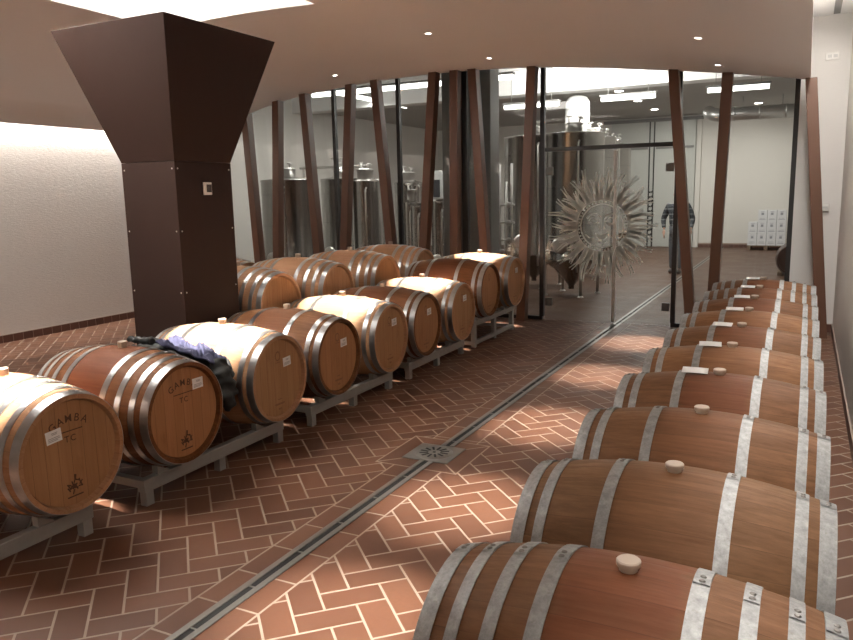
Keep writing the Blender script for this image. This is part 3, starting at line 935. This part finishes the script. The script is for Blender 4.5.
# ------------------------------------------------------------------ jacket over the barrels
def jacket():
    root = thing('jacket', 'dark jacket with blue violet lining flung between two left barrels', 'jacket', (-3.85, 3.72, .60))
    ox, oy, oz = -3.85, 3.72, .60
    yb2, yb3 = 3.28, 4.20
    def surf(x, y):
        xl = x - XLc
        r = SR * prof_r(max(-.47, min(.47, xl / SX))) + .013
        z = .40
        for c in (yb2, yb3):
            d = y - c
            if abs(d) < r: z = max(z, ZC0 + math.sqrt(r * r - d * d))
        return z
    R = random.Random(11)
    ph = [(R.uniform(8, 48), R.uniform(10, 52), R.uniform(0, 6.3), R.uniform(.4, 1)) for _ in range(12)]
    def fold(x, y):
        return sum(a * math.sin(f * x + g * y + p) for f, g, p, a in ph) / 8
    def sheet(x0, x1, ya, yb, thick, sag, nu, nv, name, mat, lift=.0, amp=.03, keep=None):
        bm = bm_(); top = {}; bot = {}
        for i in range(nu + 1):
            for j in range(nv + 1):
                u, v = i / nu, j / nv
                x = x0 + (x1 - x0) * u
                y = ya(u) + (yb(u) - ya(u)) * v
                x += .012 * math.sin(19 * v + 3 * u) ; y += .012 * math.sin(23 * u)
                zs = surf(x, y) + lift
                zs = max(zs, sag(u, v))
                e = min(1, 6 * min(u, 1 - u, v, 1 - v) + .12)
                f = fold(x, y)
                bot[i, j] = bm.verts.new((x - ox, y - oy, zs - oz))
                top[i, j] = bm.verts.new((x - ox, y - oy, zs + (thick * e) + amp * e * (f + abs(fold(x * 2.3, y * 1.9)) * .9 + .35) - oz))
        for i in range(nu):
            for j in range(nv):
                bm.faces.new((top[i, j], top[i + 1, j], top[i + 1, j + 1], top[i, j + 1])).smooth = True
                bm.faces.new((bot[i, j], bot[i, j + 1], bot[i + 1, j + 1], bot[i + 1, j])).smooth = True
        for i in range(nu):
            bm.faces.new((top[i, 0], bot[i, 0], bot[i + 1, 0], top[i + 1, 0])); bm.faces.new((top[i, nv], top[i + 1, nv], bot[i + 1, nv], bot[i, nv]))
        for j in range(nv):
            bm.faces.new((top[0, j], top[0, j + 1], bot[0, j + 1], bot[0, j])); bm.faces.new((top[nu, j], bot[nu, j], bot[nu, j + 1], top[nu, j + 1]))
        return obj(name, bm, mat, root)
    # outer cloth across the valley and up both flanks
    sheet(-4.22, -3.42, lambda u: 3.49 + .05 * u, lambda u: 3.86 + .04 * math.sin(3 * u), .02,
          lambda u, v: (.82 - .10 * u - .10 * max(0, u - .7) / .3) - .05 * math.sin(PI * v), 70, 40, 'shell', M['jacket'], .0, .05)
    # lining turned outwards, on the far flank
    sheet(-3.98, -3.47, lambda u: 3.66 + .03 * u, lambda u: 3.86 - .02 * u + .02 * math.sin(13 * u), .012,
          lambda u, v: (.845 - .11 * u) - .03 * math.sin(PI * v), 70, 40, 'lining', M['lining'], .035, .06)
    # sleeve thrown back over the shoulder of the nearer barrel
    bm = bm_()
    pts = []; rad = []
    for k in range(15):
        f = k / 14
        x = -3.94 - .26 * f; y = 3.64 + .03 * f
        r_ = .026 - .008 * f + .004 * math.sin(23 * f)
        pts.append((x - ox, y - oy, max(surf(x, y), .815) + r_ * 1.1 + .004 + .008 * abs(math.sin(9 * f)) - oz)); rad.append(r_)
    tube(bm, pts, rad, 14)
    obj('sleeve', bm, M['jacket'], root)
    # folded bulk slumped between the two heads
    bm = bm_()
    pts = []; rad = []
    for k in range(25):
        f = k / 24
        x = -3.49 + .08 * math.sin(f * 2.2); y = 3.752 + .006 * math.sin(8 * f); z = .735 - .34 * f
        pts.append((x - ox, y - oy, z - oz)); rad.append((.066 + .010 * math.sin(31 * f)) * min(1, .55 + 2.5 * f) * (1 if f < .8 else 1 - (f - .8) * 3.2))
    tube(bm, pts, rad, 26)
    for v in bm.verts:
        v.co.x += .014 * math.sin(31 * v.co.z + 40 * v.co.y) + .006 * math.sin(90 * v.co.y + 60 * v.co.z); v.co.y += .006 * math.sin(53 * v.co.z + 21 * v.co.x)
    obj('hem', bm, M['jacket'], root)
jacket()

# ------------------------------------------------------------------ ceiling spots
def spot(x, y, label, energy, tilt=(0, 0), size=math.radians(46), blend=.45):
    z = vzs(x)
    t = thing('ceiling_spotlight', label, 'spotlight', (x, y, z), 0, 'round spotlights in the hung ceiling')
    dz = (vzs(x + .06) - vzs(x - .06)) / .12
    tl = Matrix.Rotation(-math.atan(dz), 4, 'Y')
    bm = bm_(); lathe(bm, [(.032, -.001), (.034, -.007), (.046, -.006), (.048, .0)], 28, 'z', tl); obj('trim_ring', bm, M['white_plastic'], t)
    bm = bm_(); lathe(bm, [(0, -.0035), (.033, -.003)], 28, 'z', tl); obj('lens', bm, M['lamp'], t)
    l = bpy.data.lights.new('spot', 'SPOT'); l.energy = energy; l.spot_size = size; l.spot_blend = blend; l.shadow_soft_size = .035; l.color = (1, .94, .87)
    o = bpy.data.objects.new('spot', l); col.objects.link(o); o.location = (x, y, z - .03)
    o.rotation_euler = (tilt[0], tilt[1], 0)
    return t
ES = 1350
for y, lb in ((9.25, 'ceiling spotlight nearest the glass above the left barrels'), (7.51, 'ceiling spotlight second from the glass above the left barrels'), (5.83, 'ceiling spotlight above the fifth left barrel'), (4.15, 'ceiling spotlight above the pale barrel by the jacket'), (2.46, 'ceiling spotlight above the barrel cut by the left photo edge'), (.75, 'ceiling spotlight above the left row, nearest the camera')):
    spot(-3.70, y, lb, ES, (0, math.radians(2)), math.radians(19), .3)
for y, lb in ((9.45, 'ceiling spotlight beside the right leaning post, nearest the glass'), (7.70, 'ceiling spotlight above the far end of the right barrels'), (5.95, 'ceiling spotlight above the middle of the right row'), (4.28, 'ceiling spotlight above the fourth right barrel'), (2.95, 'ceiling spotlight above the near right barrels'), (.7, 'ceiling spotlight above the right row, nearest the camera')):
    spot(-.985, y, lb, ES * .55, (math.radians(-8.5), math.radians(12.5)), math.radians(22), 1.0)
for y, lb in ((9.29, 'ceiling spotlight left of the others, above the rear barrels'), (7.5, 'ceiling spotlight behind the pillar top')):
    spot(-6.06, y, lb, ES * .12, (0, 0), math.radians(40), .5)

def area(name, loc, rot, sx, sy, energy, color=(1, .95, .89)):
    l = bpy.data.lights.new(name, 'AREA'); l.shape = 'RECTANGLE'; l.size = sx; l.size_y = sy; l.energy = energy; l.color = color
    o = bpy.data.objects.new(name, l); col.objects.link(o); o.location = loc; o.rotation_euler = rot
    return o
# cove light: LED strips lying on the hung ceiling's edges
area('cove_left', (-9.15, 3.5, 3.25), (0, math.radians(12), 0), .16, 13, 190)
area('cove_right', (.06, 3.35, 3.66), (0, 0, 0), .10, 12.7, 125)
# the opening round the pillar
area('opening_far', ((HX0 + HX1) / 2, HY1 + .10, 3.66), (PI, 0, 0), 1.8, .08, 115)
area('opening_side', (HX0 - .10, (HY0 + HY1) / 2, 3.66), (PI, 0, 0), .08, 3.6, 185)
area('opening', ((HX0 + HX1) / 2, HY0 + .9, ZU - .02), (0, 0, 0), 1.6, 1.4, 55)
# air slot and wall devices at the right
bm = bm_(); box(bm, (-.035, -.5, -.012), (.035, .5, 0)); 
t = obj('ceiling_vent', bm, M['grey_column'], None, (.20, 9.9, ZU)); tag(t, 'grey linear air vent in the bright ceiling strip at the right', 'vent')
bm = bm_(); box(bm, (-.075, -.014, -.045), (.075, 0, .045), bevel=.005)
t = obj('wall_controller', bm, M['white_plastic'], None, (.185, 10.5, 3.33)); tag(t, 'small white controller high on the white wall at the right', 'wall controller')
bm = bm_(); box(bm, (-.05, -.017, -.018), (-.005, -.0135, .018)); obj('display', bm, M['cabinet'], t)
bm = bm_(); box(bm, (.01, -.017, -.018), (.055, -.0135, .018)); obj('display', bm, M['cabinet'], t)
bm = bm_(); box(bm, (-.055, -.05, -.045), (.055, 0, .045), bevel=.006)
t = obj('wall_socket', bm, M['white_plastic'], None, (.20, 10.5, 1.55)); tag(t, 'white socket box on the white wall beside the rightmost post', 'socket')
bm = bm_(); box(bm, (-.04, -.056, -.012), (.04, -.0505, .012)); obj('slot', bm, M['cabinet'], t)

# ------------------------------------------------------------------ tank room contents
def tank(label, x, y, r, zt, group, legs=True, cone=True, kind='fermentation_tank', manway=True, zb=.62, pipes=True, seed=1):
    t = thing(kind, label, 'tank', (x, y, 0), 0, group)
    R = random.Random(seed)
    bm = bm_(); lathe(bm, [(r, zb), (r * 1.008, zb + .01), (r * 1.008, zb + .04), (r, zb + .05), (r, zt - .05), (r * 1.012, zt - .04), (r * 1.012, zt), (r, zt + .004)], 40)
    obj('shell', sharp(finish(bm, 'shell', M['tank'])), None, t)
    bm = bm_(); lathe(bm, [(r, zt + .004), (r * .5, zt + .035), (.17, zt + .05), (0, zt + .05)], 40); obj('lid', bm, M['tank'], t)
    if cone:
        bm = bm_(); lathe(bm, [(r, zb), (r * .55, zb - .16), (.05, .16), (.05, .10), (0, .10)], 40); obj('cone', bm, M['tank'], t)
    else:
        bm = bm_(); lathe(bm, [(r, zb), (r * .8, zb - .04), (0, zb - .05)], 40); obj('bottom', bm, M['tank'], t)
    if legs:
        for k in range(3 if r < .4 else 4):
            a = 2 * PI * k / (3 if r < .4 else 4) + .6
            lx, ly = r * .9 * math.cos(a), r * .9 * math.sin(a)
            bm = bm_(); tube(bm, [(lx, ly, 0), (lx, ly, zb + .06)], .028, 10); lathe(bm, [(0, 0), (.055, 0), (.055, .012), (.03, .03)], 12, 'z', Matrix.Translation((lx, ly, 0)))
            obj('leg', bm, M['stainless'], t)
    if manway:
        hh = .10 if zt < 2.3 else .05
        mx, my = R.uniform(-.05, .12), -.05; mr = min(.2, r * .5) if zt < 2.3 else .15
        bm = bm_(); lathe(bm, [(mr, zt + .02), (mr, zt + .11 + hh), (mr + .018, zt + .11 + hh), (mr + .018, zt + .13 + hh), (.10, zt + .15 + hh), (0, zt + .155 + hh)], 28, 'z', Matrix.Translation((mx, my, 0)))
        obj('manway', bm, M['stainless'], t)
        bm = bm_(); tube(bm, [(mx - .09, my, zt + .13), (mx - .09, my, zt + .25 + hh)], .018, 8); tube(bm, [(mx - .14, my, zt + .25 + hh), (mx - .03, my, zt + .25 + hh)], .016, 8)
        tube(bm, [(mx + .08, my, zt + .13), (mx + .11, my, zt + .22 + hh), (mx + .16, my, zt + .2 + hh)], .02, 8)
        lathe(bm, [(0, .0), (.05, .0), (.05, .02), (0, .02)], 14, 'z', Matrix.Translation((mx + .1, my, zt + .22 + hh)))
        obj('valve', bm, M['stainless'], t)
    if pipes:
        bm = bm_(); px = r * .45; py = -math.sqrt(max(.01, r * r - px * px)) - .045
        tube(bm, [(px, py, .45), (px, py, zt - .2), (px, py + .05, zt - .14)], .018, 8)
        for z in (.9, 1.4, 1.9):
            if z < zt - .2: tube(bm, [(px, py, z), (px, py + .05, z)], .012, 6)
        obj('sight_tube', bm, M['stainless'], t)
        bm = bm_(); lathe(bm, [(0, 0), (.13, 0), (.14, .03), (.10, .05), (0, .055)], 20, 'z', Matrix.Translation((-r * .1, -r * .985, zb + .28)) @ Matrix.Rotation(PI / 2, 4, 'X')); obj('hatch', bm, M['stainless'], t)
        bm = bm_(); tube(bm, [(-r * .5, -r * .82, zb + .15), (-r * .5, -r * .82 - .14, zb + .15), (-r * .5, -r * .82 - .14, zb + .05)], .022, 8); lathe(bm, [(0, 0), (.045, 0), (.045, .025), (0, .025)], 12, 'z', Matrix.Translation((-r * .5, -r * .82 - .08, zb + .18))); obj('tap', bm, M['stainless'], t)
    return t
GT = 'stainless tanks behind the glass'
tank('widest stainless tank, far left behind the glass, between the first posts', -9.55, 12.75, .57, 2.16, GT, seed=1, cone=False, zb=.3)
tank('stainless tank right of the widest one, cut by a thin black mullion', -9.32, 14.3, .42, 2.19, GT, seed=2, cone=False, zb=.3)
tank('stainless tank with tall fittings between the fourth and fifth posts', -8.06, 13.4, .33, 2.11, GT, seed=3, cone=False, zb=.3)
tank('stainless tank half hidden behind the fifth post from the left', -8.05, 15.2, .33, 2.08, GT, seed=4, cone=False, zb=.3)
tank('slim stainless tank just right of the fifth post, low and shiny', -6.95, 13.2, .15, 1.66, GT, seed=5, cone=False, zb=.3)
tank('low stainless tank left of the sixth leaning post', -6.62, 12.9, .17, 1.60, GT, seed=6, cone=False, manway=False, zb=.3)
tank('low stainless tank right of the sixth post, below the grey cabinet', -5.99, 12.6, .20, 1.68, GT, seed=7, cone=False, manway=False, zb=.3)
tank('tall cone-bottomed tank behind the free-standing post and door frame', -4.69, 14.0, .58, 2.84, GT, seed=8)
tank('tall cone-bottomed tank directly behind the frosted sun emblem', -3.66, 13.0, .54, 2.78, GT, seed=9)
tank('tall cone-bottomed tank third in the line, right of the emblem tank', -4.08, 16.0, .48, 2.91, GT, seed=10)
tank('tall tank fourth in the line receding behind the glass doors', -4.54, 18.6, .46, 3.0, GT, seed=11)
tank('farthest tall tank of the line, beside the grey sliding doors', -4.85, 21.4, .46, 3.06, GT, seed=12)
# white vessel
t = thing('pressure_vessel', 'bright white round-topped vessel rising behind the tall tanks', 'vessel', (-4.74, 17.2, 0))
bm = bm_(); lathe(bm, [(0, .3), (.26, .34), (.27, .5), (.27, 3.72), (.255, 3.82), (.20, 3.90), (.10, 3.94), (0, 3.945)], 36); obj('shell', sharp(finish(bm, 'shell', M['white_vessel'])), None, t)
for k in range(3):
    a = 2 * PI * k / 3
    bm = bm_(); tube(bm, [(.22 * math.cos(a), .22 * math.sin(a), 0), (.22 * math.cos(a), .22 * math.sin(a), .5)], .03, 8); obj('leg', bm, M['stainless'], t)
# electrical cabinet
t = thing('control_cabinet', 'grey control cabinet on a stand between the sixth and seventh posts', 'cabinet', (-6.66, 14.0, 0))
bm = bm_(); box(bm, (-.2, -.12, 1.2), (.2, .12, 2.28), bevel=.01); obj('body', bm, M['cabinet'], t)
for xx in (-.16, .16):
    bm = bm_(); box(bm, (xx - .025, -.03, 0), (xx + .025, .03, 1.2)); obj('leg', bm, M['rack'], t)
bm = bm_()
for z in (2.0, 1.85, 1.72): lathe(bm, [(0, .012), (.02, .012), (.024, 0)], 10, 'z', Matrix.Translation((.12, -.12, z)) @ Matrix.Rotation(PI / 2, 4, 'X'))
obj('buttons', bm, M['screen'], t)
bm = bm_(); box(bm, (-.13, -.126, 1.75), (.02, -.1205, 2.1)); obj('display', bm, M['screen'], t)
# small pump with upright pipes and valves
t = thing('pipe_manifold', 'upright pipe manifold with valves left of the free-standing post', 'pipes', (-4.62, 12.3, 0))
bm = bm_()
for xx in (-.12, .0, .1): tube(bm, [(xx, 0, 0), (xx, 0, 2.3 if xx else 2.0)], .022, 10)
obj('pipe', bm, M['stainless'], t)
bm = bm_()
for z in (.45, .6, .8, 1.0, 1.3, 1.6):
    tube(bm, [(-.17, 0, z), (.15, 0, z)], .02, 8); lathe(bm, [(0, 0), (.05, 0), (.05, .025), (0, .025)], 12, 'z', Matrix.Translation((-.06 if z < .9 else .06, -.06, z)) @ Matrix.Rotation(PI / 2, 4, 'X'))
obj('valve', bm, M['stainless'], t)
bm = bm_(); box(bm, (-.22, -.12, 0), (.22, .12, .03)); obj('base', bm, M['stainless'], t)
# wall pipe between tanks at far left
t = thing('catwalk', 'thin steel walkway rail with valves above the widest tank', 'rail', (-9.9, 15.3, 0))
bm = bm_(); tube(bm, [(-1.2, 0, 2.5), (.7, 0, 2.5)], .03, 8); obj('rail', bm, M['stainless'], t)
for xx in (-1.1, .6):
    bm = bm_(); tube(bm, [(xx, 0, 0), (xx, 0, 2.5)], .025, 8); obj('post', bm, M['stainless'], t)
bm = bm_()
for xx in (-.2, .05): tube(bm, [(xx, 0, 2.5), (xx, 0, 2.68)], .02, 8); lathe(bm, [(0, 0), (.07, 0), (.07, .03), (0, .03)], 12, 'z', Matrix.Translation((xx, 0, 2.68)))
obj('valve', bm, M['stainless'], t)
# grey column just inside the glass
bm = bm_(); box(bm, (-.40, -.18, 0), (.40, .18, 4.42), bevel=.01)
t = obj('grey_column', bm, M['grey_column'], None, (-4.66, 10.86, 0)); tag(t, 'square grey column behind the glass and the two close posts', 'column')
# light fittings
def fitting(label, x, y, L, along='x', z=3.68, group='fluorescent fittings in the tank room', e=20):
    t = thing('fluorescent_light', label, 'light fitting', (x, y, z), 0 if along == 'x' else PI / 2, group)
    bm = bm_(); box(bm, (-L / 2, -.07, .045), (L / 2, .07, .085), bevel=.01); obj('housing', bm, M['grey_column'], t)
    bm = bm_(); tube(bm, [(-L / 2 + .03, 0, 0), (L / 2 - .03, 0, 0)], .045, 12); obj('tube', bm, M['tube'], t)
    ztop = (ZT if y < YD else ZD + .12) - z
    for s in (-1, 1):
        bm = bm_(); tube(bm, [(s * L * .35, 0, .085), (s * L * .35, 0, ztop)], .008, 6); obj('rod', bm, M['rack'], t)
    area('tube_light', (x, y, z - .07), (0, 0, 0 if along == 'x' else PI / 2), L, .12, e, (1, .98, .94))
fitting('fluorescent fitting between the white vessel and the sliding doors', -3.38, 16.05, 1.15, z=3.68)
fitting('fluorescent fitting above the stacked white cartons', -1.28, 15.9, 1.15, z=3.68)
fitting('fluorescent fitting left of the white vessel, cut by the leaning post', -5.5, 16.2, 1.3, z=3.68)
fitting('long lamp line running into the room at the far left', -9.55, 15.2, 5.6, 'y', 4.1, e=46)
fitting('long lamp line running across above the left tanks', -7.0, 13.2, 4.4, 'x', 3.86, e=46)
# unseen washes without fittings, on beam face, white vessel and near ceiling
area('upwash', (-4.0, 14.9, 3.80), (math.radians(112), 0, 0), 2.6, .3, 70, (1, .98, .95))  # added lamp, turned to whiten the beam face and the vessel
area('upwash', (-3.0, 12.2, 3.95), (PI, 0, 0), 3.0, .4, 22, (1, .98, .95))
for (x, y), lb in (((-4.0, 18.0), 'small round ceiling light just below the long fitting behind the vessel'), ((-4.0, 20.2), 'small round ceiling light in front of the sliding doors'), ((-4.0, 22.6), 'small round ceiling light nearest the sliding doors'), ((-1.3, 22.8), 'small round ceiling light above the stacked cartons')):
    bm = bm_(); lathe(bm, [(0, -.012), (.09, -.012), (.10, 0)], 20); o = obj('downlight', bm, M['lamp'], None, (x, y, ZD + .12)); tag(o, lb, 'ceiling light', 'small round lights in the lowered ceiling')
    area('downlight', (x, y, ZD + .09), (0, 0, 0), .3, .3, 34, (1, .97, .92))
# duct
t = thing('air_duct', 'round silver air duct below the ceiling, above the cartons', 'duct', (-1.45, 21, 3.66))
bm = bm_(); tube(bm, [(-.95, .45, .12), (-.85, .2, .05), (-.68, .05, 0), (-.4, 0, 0), (1.2, 0, 0)], .165, 20)
for xx in (-.3, .3, .9): tube(bm, [(xx - .02, 0, 0), (xx + .02, 0, 0)], .175, 20)
obj('pipe', bm, M['duct'], t)
for xx in (-.1, .8):
    bm = bm_(); tube(bm, [(xx, 0, .16), (xx, 0, ZD + .12 - 3.66)], .012, 6); obj('hanger', bm, M['rack'], t)
# sliding doors in the back wall
for n, (x0, x1) in enumerate(((-5.75, -4.53), (-4.39, -3.15))):
    bm = bm_(); box(bm, (x0, YT - .06, .01), (x1, YT - .01, 3.92)); d = struct('door_%d' % (n + 3), bm, M['grey_panel'])
    xe = x1 if n == 0 else x0
    bm = bm_(); box(bm, (xe - .018, YT - .09, .01), (xe + .018, YT - .062, 3.92)); obj('stile', bm, M['black'], d)
    bm = bm_(); box(bm, (x0 + .05, YT - .085, 3.08), (x1 - .05, YT - .062, 3.15)); obj('rail', bm, M['grey_column'], d)
bm = bm_(); box(bm, (-4.53, YT - .05, .01), (-4.39, YT - .02, 3.92)); d = struct('door_5', bm, M['grey_panel'])
bm = bm_()
for k in range(10):
    for s, xx in ((-1, -4.495), (1, -4.425)):
        poly_prism(bm, [(xx - .03, .35 + k * .15), (xx + .03, .39 + k * .15 + s * .02), (xx + .03, .44 + k * .15 + s * .02), (xx - .03, .41 + k * .15)], YT - .056, YT - .051)
obj('dashed_film', bm, M['black'], d)
bm = bm_(); box(bm, (-6.0, YT - .1, 3.92), (-2.95, YT, 4.02)); struct('trim_2', bm, M['grey_column'])
bm = bm_(); box(bm, (-3.12, YT - .07, .0), (-2.98, YT, 3.92)); struct('trim_3', bm, M['tank_wall'])

# cartons on a pallet
t = thing('pallet', 'wooden pallet under the stacked white cartons', 'pallet', (-.98, 24.42, 0))
for k in range(6):
    bm = bm_(); box(bm, (-.52, -.45 + k * .165, .115), (.52, -.45 + k * .165 + .11, .14)); obj('board', bm, M['wood_pallet'], t)
for xx in (-.46, 0, .46):
    bm = bm_(); box(bm, (xx - .05, -.45, 0), (xx + .05, .49, .115)); obj('runner', bm, M['wood_pallet'], t)
def carton_mesh():
    bm = bm_(); w, d, h = .122, .17, .338
    box(bm, (-w, -d, 0), (w, d, h), bevel=.004)
    box(bm, (-.035, -d - .0015, .20), (.035, -d, .27), None, 1); box(bm, (-.085, -d - .0015, .06), (.085, -d, .075), None, 1); box(bm, (-.07, -d - .0015, .10), (.07, -d, .11), None, 1); box(bm, (-.05, -d - .0015, .295), (.05, -d, .305), None, 1)
    return finish(bm, 'carton', [M['carton'], M['carton_print']])
CART = carton_mesh()
cols = ['leftmost', 'second', 'third', 'rightmost']
for lv in range(3):
    for c in range(4):
        if lv == 2 and c == 0: continue
        o = obj('wine_carton', CART, None, None, (-.98 - .378 + c * .252, 24.17, .142 + lv * .340))
        tag(o, 'printed white carton, %s column, %s layer of the pallet stack' % (cols[c], ['bottom', 'middle', 'top'][lv]), 'carton', 'white cartons on the pallet')
# dark cask seen end-on beside the frame
t = thing('dark_cask', 'dark round cask end behind the black frame, right of the cartons', 'cask', (-.17, 17.35, .345))
bm = bm_(); p = [(.30, -.42)]
for k in range(1, 12):
    x = -.42 + .84 * k / 12; p.append((.30 + .042 * (1 - (x / .42) ** 2), x))
p += [(.30, .42), (.27, .42), (.27, .385), (0, .385)]
lathe(bm, [(0, -.39), (.27, -.39), (.27, -.42)] + p, 44, 'x', Matrix.Rotation(-PI / 2, 4, 'Z')); obj('staves', sharp(finish(bm, 'staves', M['cask_dark'])), None, t)
for x0 in (-.38, .38, -.2, .2):
    bm = bm_(); r = .30 + .042 * (1 - (x0 / .42) ** 2)
    lathe(bm, [(r - .003, x0 - .02), (r + .003, x0 - .02), (r + .003, x0 + .02), (r - .003, x0 + .02)], 44, 'x', Matrix.Rotation(-PI / 2, 4, 'Z')); obj('hoop', bm, M['rivet'], t)
bm = bm_()
box(bm, (-.28, -.3, -.345), (-.2, .3, -.27)); box(bm, (.2, -.3, -.345), (.28, .3, -.27)); obj('chock', bm, M['wood_pallet'], t)

# ------------------------------------------------------------------ the person
def skin_mesh(name, verts, edges, radii, mat, root_i=0, sub=2):
    me = bpy.data.meshes.new(name); me.from_pydata(verts, edges, [])
    o = bpy.data.objects.new(name, me); col.objects.link(o)
    sk = o.modifiers.new('skin', 'SKIN'); sk.use_smooth_shade = True
    for i, r in enumerate(radii):
        sv = me.skin_vertices[0].data[i]; sv.radius = (r, r) if not isinstance(r, tuple) else r
        sv.use_root = (i == root_i)
    ss = o.modifiers.new('sub', 'SUBSURF'); ss.levels = sub; ss.render_levels = sub
    dg = bpy.context.evaluated_depsgraph_get(); dg.update()
    m2 = bpy.data.meshes.new_from_object(o.evaluated_get(dg)); m2.name = name
    bpy.data.objects.remove(o); m2.materials.clear(); m2.materials.append(mat)
    for p in m2.polygons: p.use_smooth = True
    return m2
def person():
    t = thing('person', 'person in a striped grey sweater and jeans standing beyond the glass doors', 'person', (-2.47, 17.1, 0))
    # facing -Y; arms hang a little forward, one foot ahead
    J = dict(pel=(0, 0, .95), sp=(0, .01, 1.12), ch=(0, .015, 1.32), nk=(0, .0, 1.49), n2=(0, -.01, 1.56),
             hl=(-.09, 0, .92), kl=(-.10, -.05, .50), al=(-.10, -.02, .09), hr=(.09, 0, .92), kr=(.10, -.10, .50), ar=(.09, -.14, .09),
             sl=(-.20, .01, 1.45), el=(-.31, .03, 1.16), wl=(-.26, -.12, .95), sr=(.20, .01, 1.45), er=(.31, .03, 1.16), wr=(.29, -.12, .95))
    order = list(J); ix = {k: i for i, k in enumerate(order)}
    E = [('pel', 'sp'), ('sp', 'ch'), ('ch', 'nk'), ('nk', 'n2'), ('pel', 'hl'), ('hl', 'kl'), ('kl', 'al'), ('pel', 'hr'), ('hr', 'kr'), ('kr', 'ar'), ('ch', 'sl'), ('sl', 'el'), ('el', 'wl'), ('ch', 'sr'), ('sr', 'er'), ('er', 'wr')]
    rad = dict(pel=(.14, .10), sp=(.13, .10), ch=(.15, .11), nk=.055, n2=.05, hl=.088, hr=.088, kl=.058, kr=.058, al=.042, ar=.042, sl=.062, sr=.062, el=.043, er=.043, wl=.028, wr=.028)
    verts = [J[k] for k in order]; ed = [(ix[a], ix[b]) for a, b in E]; rr = [rad[k] for k in order]
    # head and hands grow from the same body surface
    def add(p, r, par):
        verts.append(p); rr.append(r); ed.append((par, len(verts) - 1)); return len(verts) - 1
    h1 = add((0, -.02, 1.63), .078, ix['n2']); h2 = add((0, -.005, 1.72), .092, h1); add((0, 0, 1.785), .06, h2)
    body = skin_mesh('body', verts, ed, rr, M['skin'])
    bo = obj('body', body, None, t)
    for s, w in ((-1, J['wl']), (1, J['wr'])):            # hands: palm, four fingers, thumb
        v = [w, (w[0], w[1] - .03, w[2] - .05), (w[0], w[1] - .045, w[2] - .09)]; e = [(0, 1), (1, 2)]; r = [.027, .034, .033]
        for k in range(4):
            yy = -.03 + k * .02; L = (.062, .074, .070, .052)[k]
            b = len(v)
            v += [(w[0] + s * .0, w[1] - .045 + yy, w[2] - .115), (w[0] - s * .006, w[1] - .052 + yy * 1.1, w[2] - .115 - L * .55), (w[0] - s * .022, w[1] - .055 + yy * 1.1, w[2] - .115 - L)]
            e += [(2, b), (b, b + 1), (b + 1, b + 2)]; r += [.0105, .0095, .008]
        b = len(v)
        v += [(w[0] - s * .012, w[1] - .065, w[2] - .06), (w[0] - s * .022, w[1] - .085, w[2] - .095)]; e += [(1, b), (b, b + 1)]; r += [.012, .010]
        obj('hand', skin_mesh('hand', v, e, r, M['skin'], 1, 1), None, bo)
    # face
    bm = bm_()
    for s in (-1, 1):
        bmesh.ops.create_uvsphere(bm, u_segments=10, v_segments=8, radius=.012, matrix=Matrix.Translation((s * .032, -.088, 1.705)))
    obj('eyes', bm, M['screen'], bo)
    bm = bm_(); tube(bm, [(0, -.088, 1.705), (0, -.108, 1.672), (0, -.092, 1.66)], [.008, .016, .012], 8); obj('nose', bm, M['skin'], bo)
    bm = bm_(); tube(bm, [(-.026, -.082, 1.635), (0, -.09, 1.632), (.026, -.082, 1.635)], [.004, .008, .004], 8); obj('mouth', bm, M['cask_dark'], bo)
    bm = bm_()
    for s in (-1, 1): tube(bm, [(s * .088, .0, 1.67), (s * .1, .008, 1.695), (s * .09, .0, 1.72)], [.01, .014, .01], 8)
    obj('ears', bm, M['skin'], bo)
    bm = bm_(); bmesh.ops.create_uvsphere(bm, u_segments=24, v_segments=16, radius=.104, matrix=Matrix.Translation((0, .012, 1.735)) @ Matrix.Diagonal((.98, 1.04, .95, 1)))
    for v in [v for v in bm.verts if v.co.z < 1.745 + (-.3 * (v.co.y - .03) if v.co.y > -.02 else .022) and not (v.co.y > .03 and v.co.z > 1.66)]: bm.verts.remove(v)
    for f in bm.faces: f.smooth = True
    obj('hair', bm, M['hair'], bo)
    # sweater and trousers a little larger than the body
    def garment(name, keys, ed2, scale, mat, over=None, sub=2):
        kk = [k for k in order if k in keys]; jx = {k: i for i, k in enumerate(kk)}
        vs = [Vector((over or {}).get(k, J[k])) for k in kk]
        rs = [tuple(a * scale for a in rad[k]) if isinstance(rad[k], tuple) else rad[k] * scale for k in kk]
        return obj(name, skin_mesh(name, vs, [(jx[a], jx[b]) for a, b in E if a in jx and b in jx], rs, mat, 0, sub), None, t)
    garment('sweater', ('pel', 'sp', 'ch', 'sl', 'el', 'wl', 'sr', 'er', 'wr', 'nk'), None, 1.42, M['knit'], {'wl': (-.265, -.11, .975), 'wr': (.29, -.11, .975), 'nk': (0, 0, 1.475)})
    garment('trousers', ('pel', 'hl', 'kl', 'al', 'hr', 'kr', 'ar'), None, 1.16, M['jeans'], {'pel': (0, 0, .93)})
    for k in ('al', 'ar'):
        x, y, z = J[k]
        bm = bm_(); bmesh.ops.create_uvsphere(bm, u_segments=18, v_segments=12, radius=1, matrix=Matrix.Translation((x, y - .075, .048)) @ Matrix.Diagonal((.05, .14, .055, 1)))
        for v in bm.verts: v.co.z = max(0, v.co.z)
        for f in bm.faces: f.smooth = True
        obj('shoe', bm, M['shoe'], t)
person()

# faint indirect level for the enclosed rooms
w = bpy.data.worlds.new('world'); sc.world = w; w.use_nodes = True
w.node_tree.nodes['Background'].inputs[0].default_value = (.5, .47, .44, 1)
w.node_tree.nodes['Background'].inputs[1].default_value = .15
